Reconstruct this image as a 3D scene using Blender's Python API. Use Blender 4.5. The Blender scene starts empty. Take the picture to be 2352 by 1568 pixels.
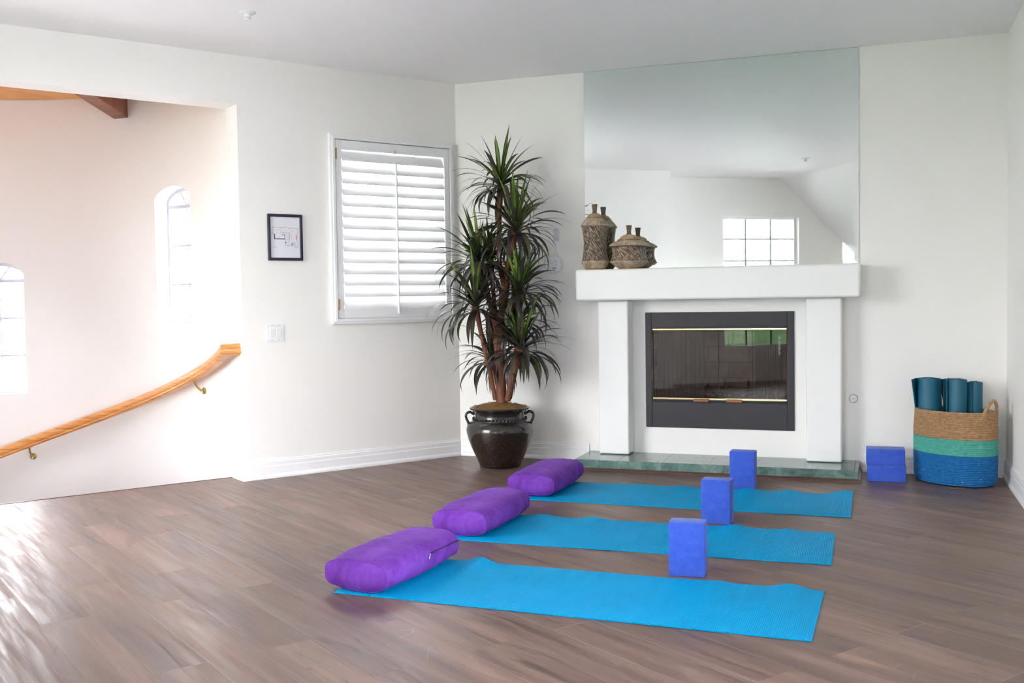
import bpy, bmesh, math, random
from math import sin, cos, pi, radians as rad, sqrt, atan2
from mathutils import Vector, Matrix, noise
random.seed(7)
sc = bpy.context.scene
C = sc.collection

# ------------------------------------------------------------------ materials
def mat(name, base=(.8,.8,.8), rough=.5, metal=0, **kw):
    m = bpy.data.materials.new(name); m.use_nodes = True
    b = m.node_tree.nodes['Principled BSDF']
    b.inputs['Base Color'].default_value = (*base, 1)
    b.inputs['Roughness'].default_value = rough
    b.inputs['Metallic'].default_value = metal
    for k, v in kw.items(): b.inputs[k.replace('_', ' ')].default_value = v
    return m
class NT:
    def __init__(s, m): s.m = m; s.t = m.node_tree; s.b = s.t.nodes['Principled BSDF']
    def n(s, typ, **kw):
        n = s.t.nodes.new(typ)
        for k, v in kw.items():
            if k in n.inputs.keys(): n.inputs[k].default_value = v
            else: setattr(n, k, v)
        return n
    def l(s, a, b): s.t.links.new(a, b)
    def coord(s, scale=(1,1,1), rot=(0,0,0), kind='Object'):
        c = s.n('ShaderNodeTexCoord'); mp = s.n('ShaderNodeMapping')
        mp.inputs['Scale'].default_value = scale; mp.inputs['Rotation'].default_value = rot
        s.l(c.outputs[kind], mp.inputs['Vector']); return mp.outputs['Vector']
    def noise(s, vec, scale, detail=4, rough=.5, dist=0):
        n = s.n('ShaderNodeTexNoise'); s.l(vec, n.inputs['Vector'])
        n.inputs['Scale'].default_value = scale; n.inputs['Detail'].default_value = detail
        n.inputs['Roughness'].default_value = rough; n.inputs['Distortion'].default_value = dist
        return n.outputs['Fac']
    def ramp(s, fac, stops, interp='LINEAR'):
        r = s.n('ShaderNodeValToRGB'); r.color_ramp.interpolation = interp; e = r.color_ramp.elements
        while len(e) < len(stops): e.new(.5)
        for el, (p, c) in zip(e, stops):
            el.position = p; el.color = (*c, 1) if len(c) == 3 else c
        s.l(fac, r.inputs['Fac']); return r.outputs['Color']
    def mix(s, a, b, fac, mode='MIX'):
        m = s.n('ShaderNodeMix', data_type='RGBA', blend_type=mode)
        for sock, v in ((m.inputs[0], fac), (m.inputs[6], a), (m.inputs[7], b)):
            if hasattr(v, 'is_linked'): s.l(v, sock)
            else: sock.default_value = v if not isinstance(v, tuple) else (*v, 1)
        return m.outputs[2]
    def math(s, op, a, b=0.0, c=0.0):
        m = s.n('ShaderNodeMath', operation=op)
        for i, v in enumerate((a, b, c)):
            if hasattr(v, 'is_linked'): s.l(v, m.inputs[i])
            else: m.inputs[i].default_value = v
        return m.outputs[0]
    def color(s, c): s.l(c, s.b.inputs['Base Color'])
    def bump(s, h, strength=.3, dist=.01, prev=None):
        b = s.n('ShaderNodeBump'); b.inputs['Strength'].default_value = strength; b.inputs['Distance'].default_value = dist
        s.l(h, b.inputs['Height'])
        if prev is not None: s.l(prev, b.inputs['Normal'])
        s.l(b.outputs['Normal'], s.b.inputs['Normal']); return b.outputs['Normal']

M = {}
def plaster(name, col, rough=.6):
    m = mat(name, col, rough); t = NT(m); v = t.coord()
    t.bump(t.noise(v, 35, 3, .6), .12, .004)
    return m
M['wall'] = plaster('wall paint', (.885,.868,.838))
M['stairwall'] = plaster('stairwell paint', (.90,.885,.87))
M['ceil'] = plaster('ceiling paint', (.90,.885,.885), .6)
M['trim'] = mat('white gloss trim', (.88,.885,.89), .35)
M['mantel'] = plaster('mantel paint', (.88,.875,.86), .45)
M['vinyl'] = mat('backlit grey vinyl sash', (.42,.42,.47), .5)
M['sash'] = mat('grey green window bars', (.20,.23,.24), .5)
M['plastic'] = mat('white plastic', (.82,.83,.85), .35)
M['grayplastic'] = mat('grey plastic', (.35,.37,.40), .5)
M['dark'] = mat('dark gap', (.02,.02,.022), .7)
M['slot'] = mat('screw steel', (.35,.35,.38), .4, .6)
M['blackmetal'] = mat('charcoal painted steel', (.022,.020,.026), .5)
M['brass'] = mat('polished brass', (.86,.70,.38), .18, 1)
M['oldbrass'] = mat('aged brass', (.50,.36,.14), .3, 1)
M['gold'] = mat('antique gold paint', (.42,.24,.07), .38, .7)
M['frameblack'] = mat('black frame', (.012,.012,.03), .35)
M['paper'] = mat('white paper', (.76,.76,.82), .7)
M['ink'] = mat('printed ink', (.05,.05,.08), .8)
M['inklight'] = mat('printed small text', (.38,.38,.44), .8)
M['inkred'] = mat('printed red marks', (.65,.06,.08), .8)
M['mirror'] = mat('silvered mirror', (.845,.915,.895), .012, 1)
M['mirroredge'] = mat('mirror edge', (.20,.28,.27), .25, .3)
M['iron'] = mat('black iron', (.012,.011,.010), .7)

def thin_glass(name, tint, refl=1.0, alpha=.0):
    m = bpy.data.materials.new(name); m.use_nodes = True; nt = m.node_tree
    nt.nodes.clear()
    out = nt.nodes.new('ShaderNodeOutputMaterial'); tr = nt.nodes.new('ShaderNodeBsdfTransparent')
    gl = nt.nodes.new('ShaderNodeBsdfGlossy'); mx = nt.nodes.new('ShaderNodeMixShader'); fr = nt.nodes.new('ShaderNodeFresnel')
    tr.inputs[0].default_value = (*tint, 1); gl.inputs['Roughness'].default_value = .01
    fr.inputs[0].default_value = 1.5
    mu = nt.nodes.new('ShaderNodeMath'); mu.operation = 'MULTIPLY_ADD'; mu.inputs[1].default_value = refl; mu.inputs[2].default_value = alpha
    nt.links.new(fr.outputs[0], mu.inputs[0]); nt.links.new(mu.outputs[0], mx.inputs[0])
    nt.links.new(tr.outputs[0], mx.inputs[1]); nt.links.new(gl.outputs[0], mx.inputs[2]); nt.links.new(mx.outputs[0], out.inputs[0])
    return m
M['glass'] = thin_glass('window glass', (.96,.98,.98))
M['fireglass'] = thin_glass('bronze tinted glass', (.66,.62,.58), .9, .02)

def floor_mat():
    m = mat('walnut plank floor', (.2,.12,.09), .3); t = NT(m)
    PA = 34.33
    v = t.coord(rot=(0,0,rad(PA)))
    br = t.n('ShaderNodeTexBrick'); t.l(v, br.inputs['Vector'])
    br.offset = .37; br.offset_frequency = 2; br.squash = 1
    for k, val in (('Scale',1),('Mortar Size',.0011),('Mortar Smooth',.3),('Bias',0),('Brick Width',1.22),('Row Height',.181)):
        br.inputs[k].default_value = val
    br.inputs['Color1'].default_value = (0,0,0,1); br.inputs['Color2'].default_value = (1,1,1,1); br.inputs['Mortar'].default_value = (.5,.5,.5,1)
    rnd = br.outputs['Color']
    sep = t.n('ShaderNodeSeparateXYZ'); t.l(v, sep.inputs[0])
    rv = t.n('ShaderNodeRGBToBW'); t.l(rnd, rv.inputs[0]); r = rv.outputs[0]
    cmb = t.n('ShaderNodeCombineXYZ')
    t.l(t.math('MULTIPLY_ADD', r, 17.0, sep.outputs[0]), cmb.inputs[0]); t.l(sep.outputs[1], cmb.inputs[1]); t.l(t.math('MULTIPLY', r, 9.0), cmb.inputs[2])
    def st(sx, sy):
        mp = t.n('ShaderNodeMapping'); mp.inputs['Scale'].default_value = (sx, sy, 1); t.l(cmb.outputs[0], mp.inputs[0]); return mp.outputs[0]
    big = t.noise(st(.9, 9), 1, 4, .55, .6)
    mid = t.noise(st(2.2, 34), 1, 5, .6, .3)
    fine = t.noise(st(5, 190), 1, 3, .7)
    c1 = t.ramp(big, [(.30,(.080,.043,.036)), (.5,(.20,.113,.088)), (.68,(.37,.235,.185))])
    c2 = t.ramp(mid, [(.36,(.105,.058,.048)), (.60,(.31,.19,.15))])
    col = t.mix(c1, c2, .45)
    knots = t.ramp(t.noise(st(3.0, 13), 1, 3, .5, 1.2), [(.26,(0,0,0)), (.36,(1,1,1))])
    col = t.mix(t.mix(col, (.055,.032,.032), .6), col, knots)
    tone = t.ramp(r, [(0,(.66,.64,.645)), (.5,(.76,.745,.735)), (1,(.87,.845,.815))])
    col = t.mix(col, tone, 1.0, 'MULTIPLY')
    fdark = t.ramp(fine, [(.35,(.82,.82,.82)), (.6,(1.05,1.05,1.05))])
    col = t.mix(col, fdark, 1.0, 'MULTIPLY')
    seamsel = t.ramp(t.noise(st(.5, 3), 1, 2), [(.45,(.045,.03,.03)), (.60,(.42,.36,.36))])
    col = t.mix(col, seamsel, t.math('MULTIPLY', br.outputs['Fac'], .8))
    # scratches, worn into the finish near the open floor
    col2 = col
    for i, (rot, sc_, th) in enumerate(((20, 1.1, .4965), (75, .9, .4975), (-50, 1.3, .4975))):
        w = t.coord(scale=(1.0, 1.0, 1), rot=(0,0,rad(rot)))
        nv = t.n('ShaderNodeTexNoise'); t.l(w, nv.inputs['Vector']); nv.inputs['Scale'].default_value = sc_*2.2; nv.inputs['Detail'].default_value = 0
        d = t.math('ABSOLUTE', t.math('SUBTRACT', nv.outputs['Fac'], .5 + .03*i))
        line = t.math('LESS_THAN', d, .0011)
        msk = t.math('GREATER_THAN', t.noise(t.coord(), 2.6 + i, 2), .60)
        col2 = t.mix(col2, (.42,.37,.36), t.math('MULTIPLY', t.math('MULTIPLY', line, msk), .35))
    t.color(col2)
    rr = t.ramp(mid, [(.35,(.34,.34,.34)), (.65,(.56,.56,.56))])
    t.l(rr, t.b.inputs['Roughness'])
    h = t.math('ADD', t.math('MULTIPLY', fine, .6), t.math('MULTIPLY', mid, .5))
    nrm = t.bump(h, .32, .0016)
    sb = t.math('SUBTRACT', 1.0, br.outputs['Fac'])
    t.bump(sb, .5, .0008, nrm)
    t.b.inputs['Specular IOR Level'].default_value = 1.0
    return m
M['floor'] = floor_mat()

def wood(name, a, b, rough=.35, scale=(1.5,30,30), rot=(0,0,0)):
    m = mat(name, a, rough); t = NT(m); v = t.coord(scale=scale, rot=rot)
    n = t.noise(v, 1, 5, .6, .8)
    t.color(t.ramp(n, [(.32,a), (.6,b)])); t.bump(n, .08, .002); return m
M['oak'] = wood('honey oak handrail', (.50,.17,.035), (.80,.36,.11), .3, (4,4,70))
M['orangewood'] = wood('orange pine boards', (.72,.28,.05), (.86,.42,.11), .4, (3,3,3))
M['brownbeam'] = wood('reddish brown stained beam', (.14,.042,.018), (.26,.09,.04), .5, (9,9,9))
M['brownmould'] = wood('dark brown shoe moulding', (.07,.035,.026), (.12,.062,.045), .3, (6,60,60))
M['handlewood'] = wood('reddish wood pull', (.20,.065,.025), (.33,.13,.05), .4, (8,80,80))

def marble():
    m = mat('green marble tile', (.1,.2,.17), .08); t = NT(m); v = t.coord()
    n = t.noise(v, 9, 6, .65, 1.0)
    base = t.ramp(n, [(.30,(.045,.095,.082)), (.55,(.13,.23,.205)), (.75,(.27,.39,.36))])
    vv = t.coord(scale=(1,1,1))
    dn = t.n('ShaderNodeTexNoise'); t.l(vv, dn.inputs['Vector']); dn.inputs['Scale'].default_value = 7
    mixv = t.mix(vv, dn.outputs['Color'], .45)
    vo = t.n('ShaderNodeTexVoronoi'); vo.feature = 'DISTANCE_TO_EDGE'; t.l(mixv, vo.inputs['Vector']); vo.inputs['Scale'].default_value = 16
    vein = t.ramp(vo.outputs['Distance'], [(.0,(.8,.8,.8)), (.022,(0,0,0))])
    amt = t.math('MULTIPLY', vein, t.ramp(t.noise(v, 5, 2), [(.45,(0,0,0)), (.65,(.55,.55,.55))]))
    col = t.mix(base, (.42,.55,.52), amt)
    # grout joints
    sp = t.n('ShaderNodeSeparateXYZ'); t.l(v, sp.inputs[0])
    def joint(o, off, pitch):
        f = t.math('FRACT', t.math('DIVIDE', t.math('SUBTRACT', o, off), pitch))
        f = t.math('ABSOLUTE', t.math('SUBTRACT', f, .5))
        return t.math('GREATER_THAN', f, .5 - .0016/pitch)
    j = t.math('MAXIMUM', joint(sp.outputs[0], 1.325 - 3.05, .305), joint(sp.outputs[1], -.115 - 3.05, .305))
    col = t.mix(col, (.10,.14,.13), j); t.color(col)
    t.l(t.math('MULTIPLY_ADD', j, .5, .07), t.b.inputs['Roughness'])
    return m
M['marble'] = marble()

def velvet():
    m = mat('purple velour', (.16,.035,.36), .85); t = NT(m); v = t.coord()
    n = t.noise(v, 7, 4, .55, .7); n2 = t.noise(v, 45, 3, .6, .5)
    t.color(t.mix(t.ramp(n, [(.32,(.075,.018,.185)), (.5,(.140,.040,.330)), (.70,(.190,.068,.42))]), t.ramp(n2, [(.3,(.13,.022,.29)), (.7,(.24,.06,.50))]), .3))
    t.b.inputs['Sheen Weight'].default_value = .10; t.b.inputs['Specular IOR Level'].default_value = .15; t.b.inputs['Sheen Roughness'].default_value = .4
    t.b.inputs['Sheen Tint'].default_value = (.68,.42,1,1)
    t.bump(t.math('ADD', t.math('MULTIPLY', n2, .6), n), .25, .006)
    return m
M['velvet'] = velvet()
M['velvetseam'] = mat('purple seam', (.07,.012,.16), .9)
M['zip'] = mat('zip tape', (.03,.012,.08), .6)
M['steel'] = mat('bright steel', (.8,.8,.85), .25, 1)

def matmat():
    m = mat('turquoise foam mat', (.0,.36,.70), .5); t = NT(m); v = t.coord()
    sp = t.n('ShaderNodeSeparateXYZ'); t.l(v, sp.inputs[0])
    wx = t.math('SINE', t.math('MULTIPLY', sp.outputs[0], 2*pi/.0075)); wy = t.math('SINE', t.math('MULTIPLY', sp.outputs[1], 2*pi/.0075))
    h = t.math('ADD', wx, t.math('MULTIPLY', wy, .45))
    cl = t.noise(v, 3.5, 4, .6)
    c = t.ramp(cl, [(.3,(.0,.33,.65)), (.7,(.0,.375,.72))])
    g = t.math('MULTIPLY_ADD', wx, .5, .5)
    c = t.mix(t.mix(c, (.0,.22,.46), .35), c, g)
    smear = t.ramp(t.noise(v, 6, 5, .7, 1), [(.68,(0,0,0)), (.8,(.5,.5,.5))])
    c = t.mix(c, (.18,.55,.75), t.math('MULTIPLY', smear, .5))
    t.color(c)
    t.bump(h, .55, .0012); t.b.inputs['Specular IOR Level'].default_value = .07
    return m
M['mat'] = matmat()
M['matteal'] = mat('dark teal foam mat', (.006,.115,.19), .45)
t = NT(M['matteal']); t.bump(t.noise(t.coord(), 160, 2), .2, .002)

def foam():
    m = mat('blue foam', (.04,.115,.62), .75); t = NT(m); v = t.coord()
    n = t.noise(v, 22, 5, .7)
    t.color(t.ramp(n, [(.3,(.014,.065,.46)), (.7,(.035,.105,.56))]))
    t.bump(t.noise(v, 300, 2), .2, .001); t.b.inputs['Sheen Weight'].default_value = .25
    t.b.inputs['Sheen Tint'].default_value = (.6,.7,1,1)
    return m
M['foam'] = foam()

def rope(name, a, b, sc_=1, chips=True):
    m = mat(name, a, .65); t = NT(m)
    v = t.coord(); sp = t.n('ShaderNodeSeparateXYZ'); t.l(v, sp.inputs[0])
    ang = t.math('ARCTAN2', sp.outputs[1], sp.outputs[0])
    cm = t.n('ShaderNodeCombineXYZ'); t.l(t.math('MULTIPLY', ang, 9), cm.inputs[0]); t.l(t.math('MULTIPLY', sp.outputs[2], 60), cm.inputs[2])
    n = t.noise(cm.outputs[0], 1, 4, .6)
    # twisted strands run at a slant along each coil
    w = t.math('SINE', t.math('ADD', t.math('MULTIPLY', ang, 150), t.math('MULTIPLY', sp.outputs[2], 900)))
    w01 = t.math('MULTIPLY_ADD', w, .5, .5)
    c = t.ramp(n, [(.3,a), (.65,b)])
    c = t.mix(t.mix(c, (0,0,0), .35), c, t.math('MULTIPLY_ADD', w01, .6, .4))
    if chips:
        ch = t.math('GREATER_THAN', t.noise(v, 30, 2, .5), .725)
        c = t.mix(c, (.62,.52,.42), ch)
    t.color(c); t.bump(t.math('ADD', w01, n), .5, .004)
    return m
M['ropenat'] = rope('natural seagrass rope', (.34,.19,.085), (.60,.38,.19), 1, False)
M['ropemint'] = rope('mint painted rope', (.06,.42,.34), (.14,.58,.47))
M['ropeblue'] = rope('blue painted rope', (.0,.12,.38), (.01,.22,.56))

def pot():
    m = mat('dark glazed ceramic', (.02,.015,.012), .2); t = NT(m); v = t.coord()
    sp = t.n('ShaderNodeSeparateXYZ'); t.l(v, sp.inputs[0])
    n = t.noise(v, 75, 6, .8, .3)
    sp_ = t.ramp(n, [(.46,(.010,.008,.007)), (.60,(.040,.024,.012)), (.74,(.11,.065,.025))])
    up = t.ramp(sp.outputs[2], [(.275,(0,0,0)), (.30,(1,1,1))])
    t.color(t.mix(sp_, (.018,.015,.014), up))
    t.b.inputs['Coat Weight'].default_value = .5; t.b.inputs['Coat Roughness'].default_value = .12
    t.bump(t.noise(v, 60, 3), .1, .003); return m
M['pot'] = pot()
def bark():
    m = mat('fibrous reddish trunk', (.2,.08,.04), .85); t = NT(m); v = t.coord(scale=(60,60,5))
    n = t.noise(v, 1, 5, .7, .8)
    t.color(t.ramp(n, [(.3,(.085,.030,.018)), (.55,(.22,.085,.045)), (.75,(.34,.16,.09))])); t.bump(n, .6, .008); return m
M['bark'] = bark()
def moss():
    m = mat('tan coconut fibre', (.42,.22,.07), .9); t = NT(m); n = t.noise(t.coord(), 70, 5, .8)
    t.color(t.ramp(n, [(.3,(.22,.10,.03)), (.6,(.50,.29,.10)), (.75,(.66,.44,.2))])); t.bump(n, .9, .012); return m
M['moss'] = moss()
M['hair'] = mat('brown fibre strands', (.20,.085,.045), .85)
def leafmat(name, edge, mid, back):
    m = mat(name, edge, .42); t = NT(m)
    uv = t.n('ShaderNodeTexCoord'); sp = t.n('ShaderNodeSeparateXYZ'); t.l(uv.outputs['UV'], sp.inputs[0])
    c = t.math('ABSOLUTE', t.math('SUBTRACT', sp.outputs[0], .5))
    col = t.ramp(c, [(.0,mid), (.22,mid), (.34,edge), (.5,(.06,.02,.02))])
    g = t.n('ShaderNodeNewGeometry')
    col = t.mix(col, back, g.outputs['Backfacing']); t.color(col)
    return m
M['leafdark'] = leafmat('dark green leaf', (.022,.040,.016), (.045,.085,.02), (.035,.026,.030))
M['leafmid'] = leafmat('green leaf with pale midrib', (.025,.055,.014), (.13,.22,.035), (.06,.06,.035))
M['leafyoung'] = leafmat('bright young leaf', (.07,.15,.02), (.17,.30,.035), (.10,.16,.04))
M['leafgrey'] = leafmat('purplish grey leaf', (.050,.045,.043), (.075,.068,.062), (.05,.04,.04))

def urn(name, kind):
    m = mat(name, (.5,.42,.35), .5); t = NT(m); v = t.coord()
    if kind == 'crackle':
        n = t.noise(v, 22, 5, .65, .5)
        vo = t.n('ShaderNodeTexVoronoi'); vo.feature = 'DISTANCE_TO_EDGE'; t.l(t.mix(v, t.n('ShaderNodeTexNoise', Scale=18).outputs['Color'], .04), vo.inputs['Vector']); vo.inputs['Scale'].default_value = 17
        cr = t.ramp(vo.outputs['Distance'], [(.0,(.35,.35,.35)), (.03,(1,1,1))])
        t.color(t.mix(t.ramp(n, [(.3,(.26,.175,.12)), (.55,(.50,.385,.28)), (.75,(.68,.57,.45))]), cr, 1, 'MULTIPLY'))
    else:
        sp = t.n('ShaderNodeSeparateXYZ'); t.l(v, sp.inputs[0])
        ang = t.math('ARCTAN2', sp.outputs[1], sp.outputs[0])
        u = t.math('ADD', t.math('MULTIPLY', ang, 1.0), t.math('MULTIPLY', sp.outputs[2], 9.0))
        cm = t.n('ShaderNodeCombineXYZ'); t.l(t.math('MULTIPLY', u, 16), cm.inputs[0]); t.l(t.math('MULTIPLY', t.math('SUBTRACT', ang, t.math('MULTIPLY', sp.outputs[2], 8.0)), 2.2), cm.inputs[1])
        n = t.noise(cm.outputs[0], 1.0, 4, .6, .6)
        t.color(t.ramp(n, [(.38,(.055,.034,.026)), (.5,(.27,.18,.125)), (.60,(.78,.64,.50))])); t.bump(n, 1, .02)
    return m
M['urncrackle'] = urn('crackled beige glaze', 'crackle')
M['urntwist'] = urn('slanting strand relief', 'twist')

def brick():
    m = mat('refractory firebox panel', (.15,.10,.08), .9); t = NT(m)
    v = t.coord(rot=(rad(90),0,0)); br = t.n('ShaderNodeTexBrick'); t.l(v, br.inputs['Vector'])
    for k, val in (('Scale',1),('Mortar Size',.004),('Brick Width',.30),('Row Height',.115)): br.inputs[k].default_value = val
    br.inputs['Color1'].default_value = (.30,.20,.155,1); br.inputs['Color2'].default_value = (.40,.28,.22,1); br.inputs['Mortar'].default_value = (.17,.12,.10,1)
    t.color(t.mix(br.outputs['Color'], t.ramp(t.noise(v, 6, 4), [(.3,(.5,.5,.5)), (.7,(1.2,1.2,1.2))]), 1, 'MULTIPLY')); return m
M['firebrick'] = brick()
def mesh_screen():
    m = mat('steel mesh curtain', (.16,.13,.12), .6, .5); t = NT(m)
    v = t.coord(rot=(0,rad(45),0)); sp = t.n('ShaderNodeSeparateXYZ'); t.l(v, sp.inputs[0])
    a = t.math('GREATER_THAN', t.math('SINE', t.math('MULTIPLY', sp.outputs[0], 2*pi/.006)), .25)
    b = t.math('GREATER_THAN', t.math('SINE', t.math('MULTIPLY', sp.outputs[2], 2*pi/.006)), .25)
    t.l(t.math('MAXIMUM', a, b), t.b.inputs['Alpha']); return m
M['screen'] = mesh_screen()
M['ember'] = mat('grey lava rock', (.25,.23,.22), .95)
M['bounceground'] = mat('pale bounce ground', (.66,.63,.62), .9)  # unseen ground made pale so it bounces light up to the ceiling
M['shrub'] = mat('outdoor shrub foliage', (.07,.15,.05), .9)
M['carpet'] = mat('lower landing', (.5,.45,.4), .9)

# ------------------------------------------------------------------ builders
def link(name, bm, m, parent=None, smooth=None, bevel=None, segs=3, loc=None):
    me = bpy.data.meshes.new(name)
    bmesh.ops.recalc_face_normals(bm, faces=bm.faces[:])
    if smooth is not None:
        for f in bm.faces: f.smooth = True
        for e in bm.edges:
            if len(e.link_faces) == 2 and e.calc_face_angle(0) > smooth: e.smooth = False
    if loc is not None:
        bmesh.ops.translate(bm, verts=bm.verts[:], vec=-Vector(loc))
    bm.to_mesh(me); bm.free()
    ms = m if isinstance(m, (list, tuple)) else [m]
    for x in ms: me.materials.append(M[x])
    o = bpy.data.objects.new(name, me); C.objects.link(o)
    if loc is not None: o.location = loc
    if parent: 
        o.parent = parent
    if bevel:
        b = o.modifiers.new('bevel', 'BEVEL'); b.width = bevel; b.segments = segs; b.limit_method = 'ANGLE'; b.angle_limit = rad(40)
        for p in me.polygons: p.use_smooth = True
        o.modifiers.new('wn', 'WEIGHTED_NORMAL').keep_sharp = True
    return o
def tag(o, label=None, cat=None, group=None, kind=None):
    if label: o['label'] = label
    if cat: o['category'] = cat
    if group: o['group'] = group
    if kind: o['kind'] = kind
    return o
def thing(name, label, cat, loc=(0,0,0), rz=0, group=None):
    o = bpy.data.objects.new(name, None); C.objects.link(o); o.empty_display_size = .1
    o.location = loc; o.rotation_euler = (0,0,rz)
    return tag(o, label, cat, group)
def NB(): return bmesh.new()
ID = lambda a, b, c: Vector((a, b, c))
def box(bm, x0, x1, y0, y1, z0, z1, f=ID, mi=0):
    vs = [bm.verts.new(f(x, y, z)) for z in (z0, z1) for y in (y0, y1) for x in (x0, x1)]
    for q in ((0,1,3,2),(4,6,7,5),(0,4,5,1),(2,3,7,6),(0,2,6,4),(1,5,7,3)):
        fc = bm.faces.new([vs[i] for i in q]); fc.material_index = mi
    return vs
def lathe(bm, prof, seg=48, cx=0, cy=0, sx=1, sy=1, mi=None, f=ID, cap0=True, cap1=True, rz=0):
    rings = []
    for (r, z) in prof:
        rings.append([bm.verts.new(f(cx + sx*r*cos(2*pi*i/seg)*cos(rz) - sy*r*sin(2*pi*i/seg)*sin(rz), cy + sx*r*cos(2*pi*i/seg)*sin(rz) + sy*r*sin(2*pi*i/seg)*cos(rz), z)) for i in range(seg)])
    for k in range(len(rings)-1):
        for i in range(seg):
            fc = bm.faces.new((rings[k][i], rings[k][(i+1)%seg], rings[k+1][(i+1)%seg], rings[k+1][i]))
            if mi: fc.material_index = mi[k]
    if cap0: bm.faces.new(rings[0][::-1])
    if cap1:
        fc = bm.faces.new(rings[-1])
        if mi: fc.material_index = mi[-1]
    return rings
def tube(bm, pts, r, seg=8, closed=False, cap=True, mi=0, flat=1):
    pts = [Vector(p) for p in pts]; n = len(pts); rings = []; up = None
    for i, p in enumerate(pts):
        if closed: d = pts[(i+1) % n] - pts[i-1]
        else: d = pts[min(i+1, n-1)] - pts[max(i-1, 0)]
        d.normalize()
        if up is None: up = Vector((0,0,1)) if abs(d.z) < .9 else Vector((0,1,0))
        a = d.cross(up).normalized(); b = a.cross(d).normalized(); up = b
        rr = r[i] if isinstance(r, (list, tuple)) else r
        rings.append([bm.verts.new(p + a*rr*cos(2*pi*k/seg) + b*rr*flat*sin(2*pi*k/seg)) for k in range(seg)])
    m = n if closed else n-1
    for i in range(m):
        A, B = rings[i], rings[(i+1) % n]
        for k in range(seg):
            fc = bm.faces.new((A[k], A[(k+1)%seg], B[(k+1)%seg], B[k])); fc.material_index = mi
    if cap and not closed:
        bm.faces.new(rings[0][::-1]).material_index = mi; bm.faces.new(rings[-1]).material_index = mi
def crspline(P, n=8):
    P = [Vector(p) for p in P]; P = [2*P[0]-P[1]] + P + [2*P[-1]-P[-2]]; out = []
    for i in range(1, len(P)-2):
        for k in range(n):
            t = k/n; a, b, c, d = P[i-1], P[i], P[i+1], P[i+2]
            out.append(.5*((2*b) + (c-a)*t + (2*a-5*b+4*c-d)*t*t + (3*b-a-3*c+d)*t**3))
    out.append(P[-2]); return out

# ------------------------------------------------------------------ frames
TH = .5995
Lv = Vector((-sin(TH), -cos(TH), 0)); Nv = Vector((cos(TH), -sin(TH), 0))
H = 2.797; W = 3.758
def LF(s, o, z): return Lv*s + Nv*o + Vector((0,0,z))      # left wall: s along it from the far corner, o into the room
def BF(x, o, z): return Vector((x, -o, z))                  # fireplace wall: o into the room
def RF(y, o, z): return Vector((W - o, -y, z))              # right wall
def LQ(o, s, z): return Lv*s + Nv*o + Vector((0,0,z))

def grid_wall(name, us, zs, hole, t0, t1, f, m, bev=None):
    """wall slab between offsets t0 and t1, cells for which hole(u,z) is true left open"""
    bm = NB(); V = {}
    def v(i, k, j):
        if (i, k, j) not in V: V[(i,k,j)] = bm.verts.new(f(us[i], (t0, t1)[j], zs[k]))
        return V[(i,k,j)]
    nu, nz = len(us)-1, len(zs)-1
    solid = lambda i, k: 0 <= i < nu and 0 <= k < nz and not hole((us[i]+us[i+1])/2, (zs[k]+zs[k+1])/2)
    for i in range(nu):
        for k in range(nz):
            if not solid(i, k): continue
            for j in (0, 1): bm.faces.new((v(i,k,j), v(i+1,k,j), v(i+1,k+1,j), v(i,k+1,j)))
            for di, dk, a, b in ((-1,0,(i,k),(i,k+1)), (1,0,(i+1,k),(i+1,k+1)), (0,-1,(i,k),(i+1,k)), (0,1,(i,k+1),(i+1,k+1))):
                if not solid(i+di, k+dk): bm.faces.new((v(*a,0), v(*b,0), v(*b,1), v(*a,1)))
    if bev:
        es = []
        inv = {vv: (us[k[0]], zs[k[1]], k[2]) for k, vv in V.items()}
        for e in bm.edges:
            if bev(inv[e.verts[0]], inv[e.verts[1]]) and len(e.link_faces) == 2 and e.calc_face_angle(0) > .5: es.append(e)
        bmesh.ops.bevel(bm, geom=es, offset=.02, segments=4, profile=.5, affect='EDGES')
    return tag(link(name, bm, m, smooth=rad(50)), kind='structure')

# ------------------------------------------------------------------ room shell
OS0, OS1, OZ = 1.70, 4.45, 2.48           # opening to the stair
WS0, WS1, WZ0, WZ1 = .10, 1.00, 1.08, 2.28   # left window hole
def lhole(s, z): return (OS0 < s < OS1 and z < OZ) or (WS0 < s < WS1 and WZ0 < z < WZ1)
def lbev(a, b):
    on = lambda p: (abs(p[0]-OS0) < 1e-4 and p[1] <= OZ+1e-4) or (abs(p[0]-OS1) < 1e-4 and p[1] <= OZ+1e-4) or (abs(p[1]-OZ) < 1e-4 and OS0-1e-4 <= p[0] <= OS1+1e-4)
    return on(a) and on(b) and not (a[1] < .001 and b[1] < .001) and a[2] == b[2] == 1
grid_wall('wall_left', [-.12, WS0, WS1, OS0, OS1, 5.75], [0, WZ0, WZ1, OZ, H], lhole, -.2, 0, LF, 'wall', lbev)
FX0, FX1, FZ0, FZ1 = 1.480, 2.412, .44, .957
grid_wall('wall_back', [-.12, FX0, FX1, W+.15], [0, FZ0, FZ1, H], lambda x, z: FX0 < x < FX1 and FZ0 < z < FZ1, -.15, 0, BF, 'wall')
w4 = (3.5, 6.1, .35, 1.66)  # added window out of view, brightens the left and rear walls
grid_wall('wall_right', [-.0, w4[0], w4[1], 9.2], [0, w4[2], w4[3], H], lambda u, z: w4[0] < u < w4[1] and w4[2] < z < w4[3], -.15, 0, RF, 'wall')
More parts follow.
